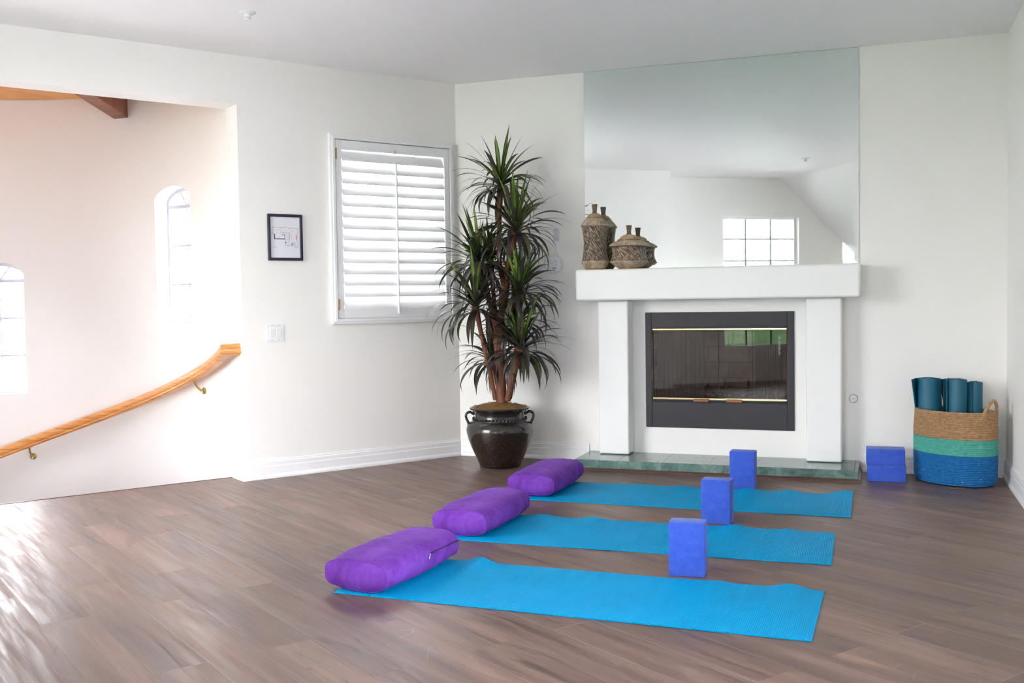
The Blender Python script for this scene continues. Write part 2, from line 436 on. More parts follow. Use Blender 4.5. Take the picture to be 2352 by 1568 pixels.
# wall closing the left side of the room behind the photographer, and the two windows seen in the mirror
SW1, SW2 = 4.60, 5.20
w3 = (.35, 2.20, .25, 2.50)  # added opening out of sight, gives the room more daylight
grid_wall('wall_near', [0.0, w3[0], w3[1], 3.75], [0, w3[2], w3[3], H], lambda u, z: w3[0] < u < w3[1] and w3[2] < z < w3[3], SW1+.15, SW1, lambda u, t, z: LF(t, u, z), 'wall')
grid_wall('wall_jog', [SW1+.1, SW2+.15], [0, H], lambda u, z: False, 3.60, 3.75, LF, 'wall')
w1 = (4.78, 5.93, .47, 2.27); w2 = (6.62, 7.75, .47, 1.95)
grid_wall('wall_rear', [3.75, w1[0], w1[1], w2[0], w2[1], 8.3], [0, .47, 1.95, 2.27, H],
          lambda u, z: (w1[0] < u < w1[1] and w1[2] < z < w1[3]) or (w2[0] < u < w2[1] and w2[2] < z < w2[3]), SW2+.15, SW2, lambda u, t, z: LF(t, u, z), 'wall')

def poly(name, pts, z0, z1, m):
    bm = NB(); a = [bm.verts.new((p.x, p.y, z0)) for p in pts]; b = [bm.verts.new((p.x, p.y, z1)) for p in pts]
    bm.faces.new(a[::-1]); bm.faces.new(b); n = len(pts)
    for i in range(n): bm.faces.new((a[i], a[(i+1)%n], b[(i+1)%n], b[i]))
    return tag(link(name, bm, m), kind='structure')
S = lambda s, o: LF(s, o, 0)
B3 = Vector((W+.0, 0, 0))
rear_r = S(SW2, (W + sin(TH)*SW2)/cos(TH))
room = [Vector((0,0,0)), S(OS0,0), S(OS0,-.19), S(OS1,-.19), S(OS1,0), S(SW1,0), S(SW1,3.75), S(SW2,3.75), rear_r, B3]
poly('floor', room, -.03, 0, 'floor')
room_c = [Vector((0,0,0)), S(SW1,0), S(SW1,3.75), S(SW2,3.75), rear_r, B3]
poly('ceiling', room_c, H, H+.1, 'ceil')
# sloping part of the ceiling behind the photographer (seen in the mirror)
bm = NB()
def slp(s, o): return LF(s, o, H + .04 - .9*(o-5.60))
q = [slp(SW2+.05, 5.57), slp(SW2+.05, 8.3), slp(2.35, 6.62), slp(2.9, 5.57)]
q = [slp(SW2+.0, 5.58), slp(SW2+.0, 8.18), slp(1.3, 5.58)]
a = [bm.verts.new(p) for p in q]; b = [bm.verts.new(p + Vector((0,0,.05))) for p in q]
bm.faces.new(a); bm.faces.new(b[::-1])
for i in range(3): bm.faces.new((a[i], a[(i+1)%3], b[(i+1)%3], b[i]))
tag(link('ceiling_slope', bm, 'ceil'), kind='structure')
# landing nosing along the stair edge
bm = NB(); box(bm, OS0, OS1, -.205, -.188, -.045, .003, LF)
tag(link('trim_1', bm, 'brownmould', bevel=.004), kind='structure')

# baseboards: stepped profile
def baseboard(name, f, u0, u1, m0=0, m1=0):
    prof = [(0,0),(.024,0),(.024,.012),(.020,.022),(.014,.028),(.014,.078),(.011,.084),(.011,.108),(.007,.114),(.007,.122),(0,.124)]
    bm = NB(); rings = []
    for u, mm in ((u0, m0), (u1, m1)):
        rings.append([bm.verts.new(f(u + mm*o, o, z)) for o, z in prof])
    n = len(prof)
    for k in range(n): bm.faces.new((rings[0][k], rings[0][(k+1)%n], rings[1][(k+1)%n], rings[1][k]))
    bm.faces.new(rings[0][::-1]); bm.faces.new(rings[1])
    return tag(link(name, bm, 'trim'), kind='structure')
mt = 1/math.tan((pi/2+TH)/2)
baseboard('baseboard_left', LF, 0, OS0-.03, mt, 0)
bm = NB()   # shoe strip wrapping the opening's corner
prof = [(0,0),(.024,0),(.024,.012),(.018,.024),(0,.03)]
path = [(OS0-.035, 0, (0,1)), (OS0, 0, (1,1)), (OS0, -.19, (1,0))]
rings = []
for s_, o_, (ds, do) in path: rings.append([bm.verts.new(LF(s_ + ds*a, o_ + do*a, z)) for a, z in prof])
for i in range(2):
    for k in range(5): bm.faces.new((rings[i][k], rings[i][(k+1)%5], rings[i+1][(k+1)%5], rings[i+1][k]))
bm.faces.new(rings[0]); bm.faces.new(rings[2])
tag(link('trim_2', bm, 'trim'), kind='structure')
baseboard('baseboard_back', BF, 0, 1.015, mt, 0)
baseboard('baseboard_back_right', BF, 2.895, W, 0, -1)
baseboard('baseboard_right', RF, 0, 9.0, 1, 0)

# rear windows, then two unseen added ones that bring in daylight
def simple_window(name, r, n_u, n_z, SW2=SW2, f=lambda u, t, z: LF(t, u, z)):
    u0, u1, z0, z1 = r; e = tag(thing(name, None, None, f((u0+u1)/2, SW2+.1, z0)), kind='structure')
    base = e.location.copy()
    def lk(nm, bm, m): 
        o = link(nm, bm, m, e); o.matrix_parent_inverse = Matrix.Translation(-base); return o
    bm = NB()
    for (a, b, c, d) in ((u0, u0+.03, z0, z1), (u1-.03, u1, z0, z1), (u0+.03, u1-.03, z0, z0+.03), (u0+.03, u1-.03, z1-.03, z1)): box(bm, a, b, SW2+.09, SW2+.13, c, d, f)
    lk('window_frame', bm, 'trim'); bm = NB()
    for i in range(1, n_u):
        u = u0 + (u1-u0)*i/n_u; box(bm, u-.012, u+.012, SW2+.1, SW2+.12, z0+.03, z1-.03, f)
    for i in range(1, n_z):
        z = z0 + (z1-z0)*i/n_z; box(bm, u0+.03, u1-.03, SW2+.101, SW2+.119, z-.012, z+.012, f)
    lk('window_bars', bm, 'sash')
    bm = NB(); box(bm, u0+.02, u1-.02, SW2+.108, SW2+.112, z0+.02, z1-.02, f); lk('window_pane', bm, 'glass')
simple_window('window_4', w1, 3, 6); simple_window('window_5', w2, 3, 5); simple_window('window_8', w3, 4, 5, SW1); simple_window('window_9', w4, 6, 3, 0, lambda u, t, z: RF(u, -t, z))

# ------------------------------------------------------------------ stairwell
R, CO = 1.881, .404; CS = 1.70 + R*cos(rad(6.2)); ZC = 2.748
def SF(phi, r, z): return LF(CS - r*cos(phi), -(CO + r*sin(phi)), z)
wins = [(rad(13.6), rad(26.0), 1.035, 1.935), (rad(60.5), rad(73.0), .51, 1.41), (rad(107), rad(119.5), .1, 1.0)]  # the third window is unseen, added for daylight and floor glare
RISE = .125  # arch height above the springing
def arch(w, phi):
    u = (phi - w[0])/(w[1]-w[0])*2 - 1
    return w[3] + RISE*sqrt(max(0, 1 - .92*u*u)) - RISE*sqrt(.08) + .02
bm = NB()
phis = sorted(set([rad(a) for a in range(-6, 188, 3)] + [rad(-6.3)] + [w[0] + (w[1]-w[0])*k/12 for w in wins for k in range(13)]))
phis = [p for i, p in enumerate(phis) if i == 0 or p - phis[i-1] > rad(.3) or any(abs(p-w[j]) < 1e-6 for w in wins for j in (0,1))]
def quad(*ps): 
    return bm.faces.new([bm.verts.new(p) for p in ps])
ZB = -3.0; TK = .17
for i in range(len(phis)-1):
    a, b = phis[i], phis[i+1]; m_ = (a+b)/2
    w = next((w for w in wins if w[0]-1e-6 < m_ < w[1]+1e-6), None)
    for r in (R, R+TK):
        if w is None: quad(SF(a,r,ZB), SF(b,r,ZB), SF(b,r,ZC), SF(a,r,ZC))
        else:
            quad(SF(a,r,ZB), SF(b,r,ZB), SF(b,r,w[2]), SF(a,r,w[2]))
            quad(SF(a,r,arch(w,a)), SF(b,r,arch(w,b)), SF(b,r,ZC), SF(a,r,ZC))
    if w is not None:
        quad(SF(a,R,w[2]), SF(b,R,w[2]), SF(b,R+TK,w[2]), SF(a,R+TK,w[2]))
        quad(SF(a,R,arch(w,a)), SF(b,R,arch(w,b)), SF(b,R+TK,arch(w,b)), SF(a,R+TK,arch(w,a)))
    quad(SF(a,R,ZC), SF(b,R,ZC), SF(b,R+TK,ZC), SF(a,R+TK,ZC)); quad(SF(a,R,ZB), SF(b,R,ZB), SF(b,R+TK,ZB), SF(a,R+TK,ZB))
for w in wins:
    for a in (w[0], w[1]): quad(SF(a,R,w[2]), SF(a,R+TK,w[2]), SF(a,R+TK,arch(w,a)), SF(a,R,arch(w,a)))
bmesh.ops.remove_doubles(bm, verts=bm.verts[:], dist=1e-5)
tag(link('wall_stairwell', bm, 'stairwall', smooth=rad(30)), kind='structure')
# lower wall beneath the landing, floor below, ceiling boards
bm = NB(); box(bm, 1.5, 5.6, -.19, -.05, -3, -.03, LF); tag(link('wall_below_landing', bm, 'stairwall'), kind='structure')
bm = NB(); box(bm, 1.4, 5.7, -2.6, -.05, -3.1, -3.0, LF); tag(link('floor_lower', bm, 'carpet'), kind='structure')
bm = NB()
RI = .50; LC = LF(3.95, -1.12, 0)
n = 144
rg = []
def clipo(p):
    o_ = p.dot(Nv)
    if o_ > -.1: p = p - Nv*(o_+.1)
    return p
for z in (ZC+.001, ZC+.06):
    rg.append([bm.verts.new(LC - Lv*RI*cos(2*pi*k/n) - Nv*RI*sin(2*pi*k/n) + Vector((0,0,z))) for k in range(n)]); rg.append([bm.verts.new(clipo(SF(2*pi*k/n, R+TK+.02, z))) for k in range(n)])
for k in range(n):
    j = (k+1) % n
    bm.faces.new((rg[0][k], rg[0][j], rg[1][j], rg[1][k])); bm.faces.new((rg[2][k], rg[2][j], rg[3][j], rg[3][k]))
    bm.faces.new((rg[0][k], rg[0][j], rg[2][j], rg[2][k])); bm.faces.new((rg[1][k], rg[1][j], rg[3][j], rg[3][k]))
tag(link('ceiling_stairwell', bm, 'orangewood'), kind='structure')
sk = tag(thing('window_6', None, None, LC + Vector((0,0,ZC+.06))), kind='structure')  # added skylight out of view, feeds daylight into the stairwell
bm = NB(); lathe(bm, [(RI+.06,0),(RI+.06,.04),(RI-.03,.04),(RI-.03,0)], 48, cap0=False, cap1=False)
link('window_frame', bm, 'trim', sk, smooth=rad(40))
bm = NB(); lathe(bm, [(RI-.03,.02),(RI-.03,.024)], 48); link('window_pane', bm, 'glass', sk)
# exposed beam across the stair ceiling
bm = NB(); c0 = LF(2.034, -1.487, 0); d0 = (Lv*.498 + Nv*.866).normalized(); sd = Vector((-d0.y, d0.x, 0))
box(bm, -.22, 1.36, -.058, .058, 2.583, ZC, lambda a, b, z: c0 + d0*a + sd*b + Vector((0,0,z)))
tag(link('ceiling_beam', bm, 'brownbeam', bevel=.004), 'reddish brown timber beam under the ceiling of the stairwell', 'beam')
# treads going down along the curved wall
bm = NB()
for k in range(9):
    a0, a1, z = rad(-6 + 19*k), rad(-6 + 19*(k+1)+1), -.19*(k+1)
    ps = [SF(a0,.5,0), SF(a1,.5,0)] + [SF(a1 + (a0-a1)*j/4, R, 0) for j in range(5)]
    ps = [p for p in ps]
    lo = [bm.verts.new((p.x, p.y, z-.19)) for p in ps]; hi = [bm.verts.new((p.x, p.y, z)) for p in ps]
    # keep clear of the landing wall
    for vv in lo + hi:
        o_ = vv.co.x*Nv.x + vv.co.y*Nv.y
        if o_ > -.2: vv.co -= Nv*(o_ + .2)
    bm.faces.new(lo[::-1]); bm.faces.new(hi)
    for i in range(len(ps)): bm.faces.new((lo[i], lo[(i+1)%len(ps)], hi[(i+1)%len(ps)], hi[i]))
tag(link('floor_stair_treads', bm, 'floor'), kind='structure')

def arched_window(name, w):
    e = tag(thing(name, None, None, SF((w[0]+w[1])/2, R+.13, w[2])), kind='structure'); base = e.location.copy()
    def lk(nm, bm, m):
        o = link(nm, bm, m, e); o.matrix_parent_inverse = Matrix.Translation(-base); return o
    r0, r1 = R+.12, R+.15; dp = .022/R; mid = (w[0]+w[1])/2; zt = w[3]-.03
    bm = NB()
    def strip(p0, p1, hw, r0=r0, r1=r1):   # bar in (phi,z), half width hw metres
        a = Vector((p0[0]*R, p0[1])); b = Vector((p1[0]*R, p1[1])); d = (b-a).normalized(); nn = Vector((-d.y, d.x))*hw
        c = [a-nn, a+nn, b+nn, b-nn]
        vs = [bm.verts.new(SF(q.x/R, r, q.y)) for r in (r0, r1) for q in c]
        for q in ((0,1,2,3),(4,7,6,5),(0,4,5,1),(1,5,6,2),(2,6,7,3),(3,7,4,0)): bm.faces.new([vs[i] for i in q])
    strip((w[0]+dp*.4, w[2]), (w[0]+dp*.4, w[3]+.01), .013); strip((w[1]-dp*.4, w[2]), (w[1]-dp*.4, w[3]+.01), .013); strip((w[0], w[2]+.012), (w[1], w[2]+.012), .016)
    N = 10
    for k in range(N):
        a, b = w[0]+(w[1]-w[0])*k/N, w[0]+(w[1]-w[0])*(k+1)/N; strip((a, arch(w,a)-.012), (b, arch(w,b)-.012), .014)
    strip((w[0], zt), (w[1], zt), .013)
    strip((mid, w[2]), (mid, zt), .007, R+.125, R+.145)
    for z in (w[2] + (zt-w[2])/3, w[2] + 2*(zt-w[2])/3): strip((w[0], z), (w[1], z), .007, R+.125, R+.145)
    for sg in (-1, 1): strip((mid, zt), (mid + sg*.042, arch(w, mid+sg*.042)-.01), .006, R+.125, R+.145)
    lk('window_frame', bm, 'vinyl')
    bm = NB(); vs = []
    for r in (R+.134, R+.138): vs.append([bm.verts.new(SF(w[0], r, w[2])), bm.verts.new(SF(w[1], r, w[2]))] + [bm.verts.new(SF(w[1]+(w[0]-w[1])*k/10, r, arch(w, w[1]+(w[0]-w[1])*k/10))) for k in range(11)])
    bm.faces.new(vs[0]); bm.faces.new(vs[1][::-1]); lk('window_pane', bm, 'glass')
for i, w in enumerate(wins): arched_window('window_%d' % (2, 3, 7)[i], w)

# handrail
hr = thing('handrail', 'honey oak handrail curving down the stairwell wall', 'handrail', SF(0, R-.079, .767))
base = hr.location.copy()
RR = R - .079
def rz_(p): return .767 - .572*p - .031*p*p
pr = [(-.026,-.036),(.022,-.036),(.030,-.026),(.026,-.016),(.031,-.006),(.030,.018),(.020,.034),(0,.040),(-.020,.036),(-.030,.020),(-.026,-.010)]
bm = NB(); rings = []
ps = [rad(-9.7 + 1.5*k) for k in range(74)]
for i, p in enumerate(ps):
    if i == 0:   # mitred end
        d = (SF(p+.02, RR, rz_(p+.02)) - SF(p, RR, rz_(p))).normalized()
        out = -(SF(p, RR+.1, 0) - SF(p, RR, 0)).normalized()
    out = -(SF(p, RR+.1, 0) - SF(p, RR, 0)).normalized()
    c = SF(p, RR, rz_(p))
    d = (SF(p+.02, RR, rz_(p+.02)) - c).normalized(); up = d.cross(out); up = up if up.z > 0 else -up
    if i == 0: rings.append([bm.verts.new(c + out*a + up*b - d*(a+.03)*.9) for a, b in pr])
    else: rings.append([bm.verts.new(c + out*a + up*b) for a, b in pr])
for i in range(len(rings)-1):
    for k in range(len(pr)): bm.faces.new((rings[i][k], rings[i][(k+1)%len(pr)], rings[i+1][(k+1)%len(pr)], rings[i+1][k]))
bm.faces.new(rings[-1])
o = link('rail', bm, 'oak', hr, smooth=rad(35)); o.matrix_parent_inverse = Matrix.Translation(-base)
# return into the jamb
bm = NB(); p = ps[0]; c = SF(p, RR, rz_(p)); d = (SF(p+.02, RR, rz_(p+.02)) - c).normalized(); out = -(SF(p, RR+.1, 0) - c + Vector((0,0,c.z))).normalized()
out = -(SF(p, RR+.1, 0) - SF(p, RR, 0)).normalized(); up = d.cross(out); up = up if up.z > 0 else -up
r0 = [bm.verts.new(c + out*a + up*b - d*(a+.03)*.9) for a, b in pr]
r1 = []
for v_ in r0:
    s_ = v_.co.dot(Lv); tt = s_ - (OS0-.001)
    r1.append(bm.verts.new(v_.co - Lv*tt - Nv*(-.02) + Vector((0,0,.004))))
for k in range(len(pr)): bm.faces.new((r0[k], r0[(k+1)%len(pr)], r1[(k+1)%len(pr)], r1[k]))
bm.faces.new(r1)
o = link('rail_return', bm, 'oak', hr, smooth=rad(35)); o.matrix_parent_inverse = Matrix.Translation(-base)
for ph in (rad(9.6), rad(59.6)):
    bm = NB(); wz = rz_(ph) - .115
    a = SF(ph, R-.001, wz); b = SF(ph, R-.012, wz); o_in = (b-a).normalized()
    tube(bm, [a, a+o_in*.006, a+o_in*.010], [.024,.024,.014], 16)
    tube(bm, crspline([a+o_in*.008, a+o_in*.03+Vector((0,0,.008)), a+o_in*.06+Vector((0,0,.04)), a+o_in*.078+Vector((0,0,.078))], 5), .0075, 10)
    tube(bm, [a+o_in*.012+Vector((0,0,-.006)), a+o_in*.02+Vector((0,0,-.02))], [.011,.006], 10)
    c = a+o_in*.078+Vector((0,0,.078)); dd = SF(ph+.02, R, rz_(ph+.02)) - SF(ph, R, rz_(ph)); dd.normalize()
    tube(bm, [c-dd*.028, c+dd*.028], .011, 8, flat=.35)
    o = link('bracket', bm, 'oldbrass', hr, smooth=rad(40)); o.matrix_parent_inverse = Matrix.Translation(-base)

# ------------------------------------------------------------------ left window with shutter
def frame_thing(name, f, loc, label, cat, kind=None, group=None):
    e = thing(name, label, cat, loc, 0, group)
    if kind: e['kind'] = kind
    inv = Matrix.Translation(-Vector(loc))
    def lk(nm, bm, m, parent=None, **kw):
        o = link(nm, bm, m, parent or e, **kw)
        if parent is None or parent is e: o.matrix_parent_inverse = inv
        return o
    return e, lk
e, lk = frame_thing('window_1', LF, LF(.55, 0, 1.02), None, None, 'structure')
bm = NB()
a0, a1, b0, b1 = .040, 1.055, 1.022, 2.345
def ring(bm, a0, a1, b0, b1, w, t0, t1, f=LF):
    R_ = []
    for (q, t) in ((0, t0), (0, t1), (w, t1), (w, t0)):
        R_.append([bm.verts.new(f(x, t, z)) for x, z in ((a0+q, b0+q), (a1-q, b0+q), (a1-q, b1-q), (a0+q, b1-q))])
    for i in range(4):
        for k in range(4): bm.faces.new((R_[i][k], R_[i][(k+1)%4], R_[(i+1)%4][(k+1)%4], R_[(i+1)%4][k]))
ring(bm, a0, a1, b0, b1, .020, 0, .030); ring(bm, a0+.016, a1-.016, b0+.016, b1-.016, .022, .0, .038)
lk('window_casing', bm, 'trim', bevel=.003, segs=2)
bm = NB(); ring(bm, WS0, WS1, WZ0, WZ1, .035, -.17, -.13); box(bm, .53, .57, -.165, -.135, WZ0+.035, WZ1-.035, LF); lk('window_frame', bm, 'trim')
bm = NB(); box(bm, WS0+.02, WS1-.02, -.152, -.148, WZ0+.02, WZ1-.02, LF); lk('window_pane', bm, 'glass')
sh, lk = frame_thing('window_shutter', LF, LF(.55, .02, 1.06), 'white louvered shutter closed over the window beside the potted plant', 'shutter')
p0, p1, q0, q1 = .083, 1.012, 1.064, 2.303
bm = NB(); ls0, ls1, lz0, lz1 = .125, .966, 1.133, 2.240
box(bm, p0, ls0, .004, .030, q0, q1, LF); box(bm, ls1, p1, .004, .030, q0, q1, LF)
box(bm, ls0, ls1, .004, .030, q0, lz0, LF); box(bm, ls0, ls1, .004, .030, lz1, q1, LF)
lk('shutter_frame', bm, 'trim', bevel=.0025, segs=2)
nl = 14; pitch = (lz1-lz0)/nl
for k in range(nl):
    zc = lz0 + pitch*(k+.5); bm = NB(); an = rad(62); hw = .046; th_ = .0052
    N = 16; rr = []
    for s_ in (ls0+.003, ls1-.003):
        rr.append([bm.verts.new(LF(s_, .010 + hw*cos(2*pi*j/N)*cos(an)*1 - th_*sin(2*pi*j/N)*sin(an)*-1, zc - hw*cos(2*pi*j/N)*sin(an) + th_*sin(2*pi*j/N)*cos(an))) for j in range(N)])
    for j in range(N): bm.faces.new((rr[0][j], rr[0][(j+1)%N], rr[1][(j+1)%N], rr[1][j]))
    bm.faces.new(rr[0]); bm.faces.new(rr[1][::-1])
    lk('louver', bm, 'trim', smooth=rad(50))
bm = NB(); tube(bm, [LF(.538, .040, 2.172), LF(.536, .040, 1.088)], .0075, 10); lk('tilt_rod', bm, 'trim', smooth=rad(40))
for z in (2.205, 1.160):
    bm = NB(); box(bm, 1.003, 1.020, .031, .036, z-.038, z+.038, LF); tube(bm, [LF(1.0115, .037, z-.038), LF(1.0115, .037, z+.038)], .0045, 8); h_ = lk('hinge', bm, 'oldbrass'); h_['label'] = 'brass hinge'
bm = NB(); tube(bm, [LF(.542, .031, 2.236), LF(.542, .034, 2.262)], .0035, 8); lk('rod_catch', bm, 'slot')

# picture: framed evacuation plan
e, lk = frame_thing('picture_frame', LF, LF(1.386, .001, 1.462), 'small black framed paper floor plan hung left of the shuttered window', 'picture')
s0, s1, z0, z1 = 1.262, 1.511, 1.462, 1.774
bm = NB(); ring(bm, s0, s1, z0, z1, .019, .001, .018); lk('frame', bm, 'frameblack', bevel=.004)
bm = NB(); box(bm, s0+.015, s1-.015, .001, .008, z0+.015, z1-.015, LF); pp = lk('paper', bm, 'paper')
def PX(x, y): return (s1-.019 - (x-180)/300*(s1-s0-.038), z1-.019 - (y-122)/426*(z1-z0-.038))
def seg(bm, x0, y0, x1, y1, w=.0012):
    a = Vector(PX(x0,y0)); b = Vector(PX(x1,y1)); d = (b-a); 
    if d.length < 1e-6: return
    d.normalize(); n_ = Vector((-d.y, d.x))*w/2
    c = [a-n_, a+n_, b+n_, b-n_]; vs = [bm.verts.new(LF(q.x, t, q.y)) for t in (.0081, .0086) for q in c]
    for q in ((0,1,2,3),(4,7,6,5),(0,4,5,1),(1,5,6,2),(2,6,7,3),(3,7,4,0)): bm.faces.new([vs[i] for i in q])
bm = NB()
for q in [(198,230,457,238),(198,230,201,308),(457,238,457,300),(457,300,450,306),(450,375,458,382),(458,382,458,425),(335,420,458,425),(333,358,335,420),(285,232,285,250),(285,270,285,282),(285,282,378,286),(378,286,378,275),(378,252,378,238),(318,308,376,310),(376,310,374,360),(374,360,333,358),(348,418,374,408),(333,333,373,334),(450,306,450,375)]: seg(bm, *q)
for q in [(222,300,222,356,.006),(222,352,328,352,.006),(324,340,328,352,.004),(336,382,336,398,.006),(397,398,401,412,.006),(298,307,320,307,.003),(323,307,323,330,.003)]: seg(bm, *q)
pts = [(410+23*cos(a_), 405+23*sin(a_)) for a_ in [2*pi*k/20 for k in range(21)]]
for a_, b_ in zip(pts, pts[1:]): seg(bm, *a_, *b_, .0008)
for k in range(0, 20, 3): seg(bm, 410, 405, *pts[k], .0007)
o = lk('plan_drawing', bm, 'ink')
for (x, y, v) in [(238,265,1),(208,298,1),(245,292,0),(278,293,0),(310,294,0),(338,295,0),(366,296,0),(388,297,0),(300,263,0),(405,273,1),(432,301,0),(393,317,1),(394,345,1),(368,375,0),(297,315,1),(378,322,1)]:
    bm = NB(); seg(bm, x - (0 if v else 5), y - (5 if v else 0), x + (0 if v else 5), y + (5 if v else 0), .0026); lk('red_arrow', bm, 'inkred')
for k in range(9): bm = NB(); seg(bm, 438, 315+k*5, 452, 315+k*5, .0016); lk('red_bar', bm, 'inkred')
for q in [(200,438,248,438),(427,436,452,436),(430,442,465,442),(252,258,270,258),(326,267,340,267),(408,259,426,259),(346,332,358,332),(350,388,366,388),(261,328,275,328)]: bm = NB(); seg(bm, *q, .002); lk('caption', bm, 'inklight')

# light switch
e, lk = frame_thing('light_switch', LF, LF(1.471, .0, .977), 'white double rocker light switch below the small framed plan', 'light switch')
bm = NB(); box(bm, 1.411, 1.531, 0, .006, .918, 1.036, LF); lk('plate', bm, 'plastic', bevel=.003)
for sc_ in (1.4475, 1.4945):
    bm = NB(); v = box(bm, sc_-.0165, sc_+.0165, .004, .009, .945, 1.010, LF); lk('rocker', bm, 'plastic', bevel=.002)
    for z in (.928, 1.027):
        bm = NB(); tube(bm, [LF(sc_, .006, z), LF(sc_, .0072, z)], .0032, 10); lk('screw', bm, 'slot')
    bm = NB(); box(bm, sc_-.0182, sc_+.0182, .0055, .0064, .943, 1.012, LF); lk('rocker_surround', bm, 'grayplastic') if False else bm.free()

# sprinklers
def sprinkler(x, y, label):
    e = thing('fire_sprinkler', label, 'sprinkler', (x, y, H))
    bm = NB(); lathe(bm, [(.047,0),(.047,-.002),(.043,-.006),(.020,-.009)], 32, cap0=True); link('escutcheon', bm, 'plastic', e, smooth=rad(40))
    bm = NB(); lathe(bm, [(.018,-.008),(.0175,-.028),(.015,-.030)], 24); link('body', bm, 'plastic', e, smooth=rad(40))
    bm = NB(); lathe(bm, [(.012,-.029),(.012,-.033)], 24); link('gap', bm, 'dark', e)
    bm = NB(); lathe(bm, [(.0175,-.032),(.018,-.036),(.014,-.040),(.006,-.041)], 24); link('deflector', bm, 'plastic', e, smooth=rad(40))
sprinkler(-.319, -2.205, 'small white fire sprinkler head on the ceiling above the stair opening')
sprinkler(2.19, -5.47, 'white fire sprinkler head seen only as a reflection in the big mirror')

# smoke detector, notice, outlet disc
e, lk = frame_thing('smoke_detector', BF, BF(.764, 0, 1.426), 'round white smoke detector on the wall between plant and mantel', 'smoke detector')
def disc(bm, cx, cz, prof, seg=40, f=BF): 
    rings = [[bm.verts.new(f(cx + r*cos(2*pi*k/seg), o, cz + r*sin(2*pi*k/seg))) for k in range(seg)] for r, o in prof]
    for i in range(len(rings)-1):
        for k in range(seg): bm.faces.new((rings[i][k], rings[i][(k+1)%seg], rings[i+1][(k+1)%seg], rings[i+1][k]))
    bm.faces.new(rings[0]); bm.faces.new(rings[-1])
bm = NB(); disc(bm, .764, 1.426, [(.068,0),(.068,.012),(.064,.015),(.063,.028),(.056,.036),(.030,.039)]); lk('housing', bm, 'plastic', smooth=rad(40))
bm = NB(); 
for k in range(9):
    a = rad(200 + k*8); box(bm, -.0012, .0012, .0380, .0396, -.022, .0, lambda x, o, z, k=k: BF(.776 + x + (k-4)*.0032, o, 1.408 + z*(1-abs(k-3)*.12)))
lk('grille', bm, 'grayplastic')
def tick(bm, x0, x1, z, h, o, f=BF): box(bm, x0, x1, o, o+.0006, z-h/2, z+h/2, f)
for a in [(.714,.742,1.452,.004),(.716,.740,1.447,.0015),(.780,.786,1.454,.006),(.789,.796,1.452,.004),(.795,.799,1.443,.004),(.784,.792,1.424,.003),(.786,.798,1.419,.002)]: bm = NB(); tick(bm, a[0], a[1], a[2], a[3], .0385); lk('printed_mark', bm, 'inklight')
e, lk = frame_thing('paper_notice', BF, BF(.783, 0, 1.59), 'small white printed notice stuck above the smoke detector', 'notice')
bm = NB(); box(bm, .760, .807, -.0004, .0012, 1.592, 1.690, BF); lk('card', bm, 'paper')
bm = NB(); tick(bm, .768, .793, 1.684, .004, .0012)
for k in range(3): tick(bm, .768, .795, 1.677-.004*k, .0014, .0012)
for k in range(3): tick(bm, .763, .798, 1.660-.004*k, .0012, .0012)
for k in range(4): tick(bm, .763, .792, 1.645-.004*k, .0014, .0012)
for k in range(7): tick(bm, .763, .802-.004*(k%3 == 2), 1.627-.004*k, .0014, .0012)
lk('printed_text', bm, 'inklight')
e, lk = frame_thing('wall_valve_cover', BF, BF(2.836, 0, .485), 'small round chrome rimmed white cover on the wall right of the fireplace', 'cover plate')
bm = NB(); disc(bm, 2.836, .485, [(.029,0),(.029,.004),(.026,.006),(.0245,.006)]); lk('rim', bm, 'slot', smooth=rad(40))
bm = NB(); disc(bm, 2.836, .485, [(.0245,.003),(.0245,.0065),(.012,.008)]); lk('face', bm, 'plastic', smooth=rad(40))
bm = NB(); box(bm, 2.831, 2.841, .008, .0095, .480, .490, BF); k_ = lk('keyhole', bm, 'oldbrass')

# ------------------------------------------------------------------ mirror
e, lk = frame_thing('wall_mirror', BF, BF(1.94, 0, 1.385), 'large frameless mirror filling the wall from mantel to ceiling', 'mirror')
mx0, mx1, mz0, mz1 = 1.004, 2.871, 1.378, 2.793; bv = .028; t0, t1 = .0065, .0040+.0040
bm = NB()
o4 = [(mx0,mz0),(mx1,mz0),(mx1,mz1),(mx0,mz1)]; i4 = [(mx0+bv,mz0+bv),(mx1-bv,mz0+bv),(mx1-bv,mz1-bv),(mx0+bv,mz1-bv)]
A = [bm.verts.new(BF(x, .0068, z)) for x, z in o4]; B_ = [bm.verts.new(BF(x, .0075, z)) for x, z in i4]; Cb = [bm.verts.new(BF(x, 0.0005, z)) for x, z in o4]
bm.faces.new(B_)
for i in range(4):
    j = (i+1) % 4; bm.faces.new((A[i], A[j], B_[j], B_[i])); f_ = bm.faces.new((Cb[i], Cb[j], A[j], A[i])); f_.material_index = 1
bm.faces.new(Cb[::-1])
lk('mirror_glass', bm, ['mirror', 'mirroredge'])

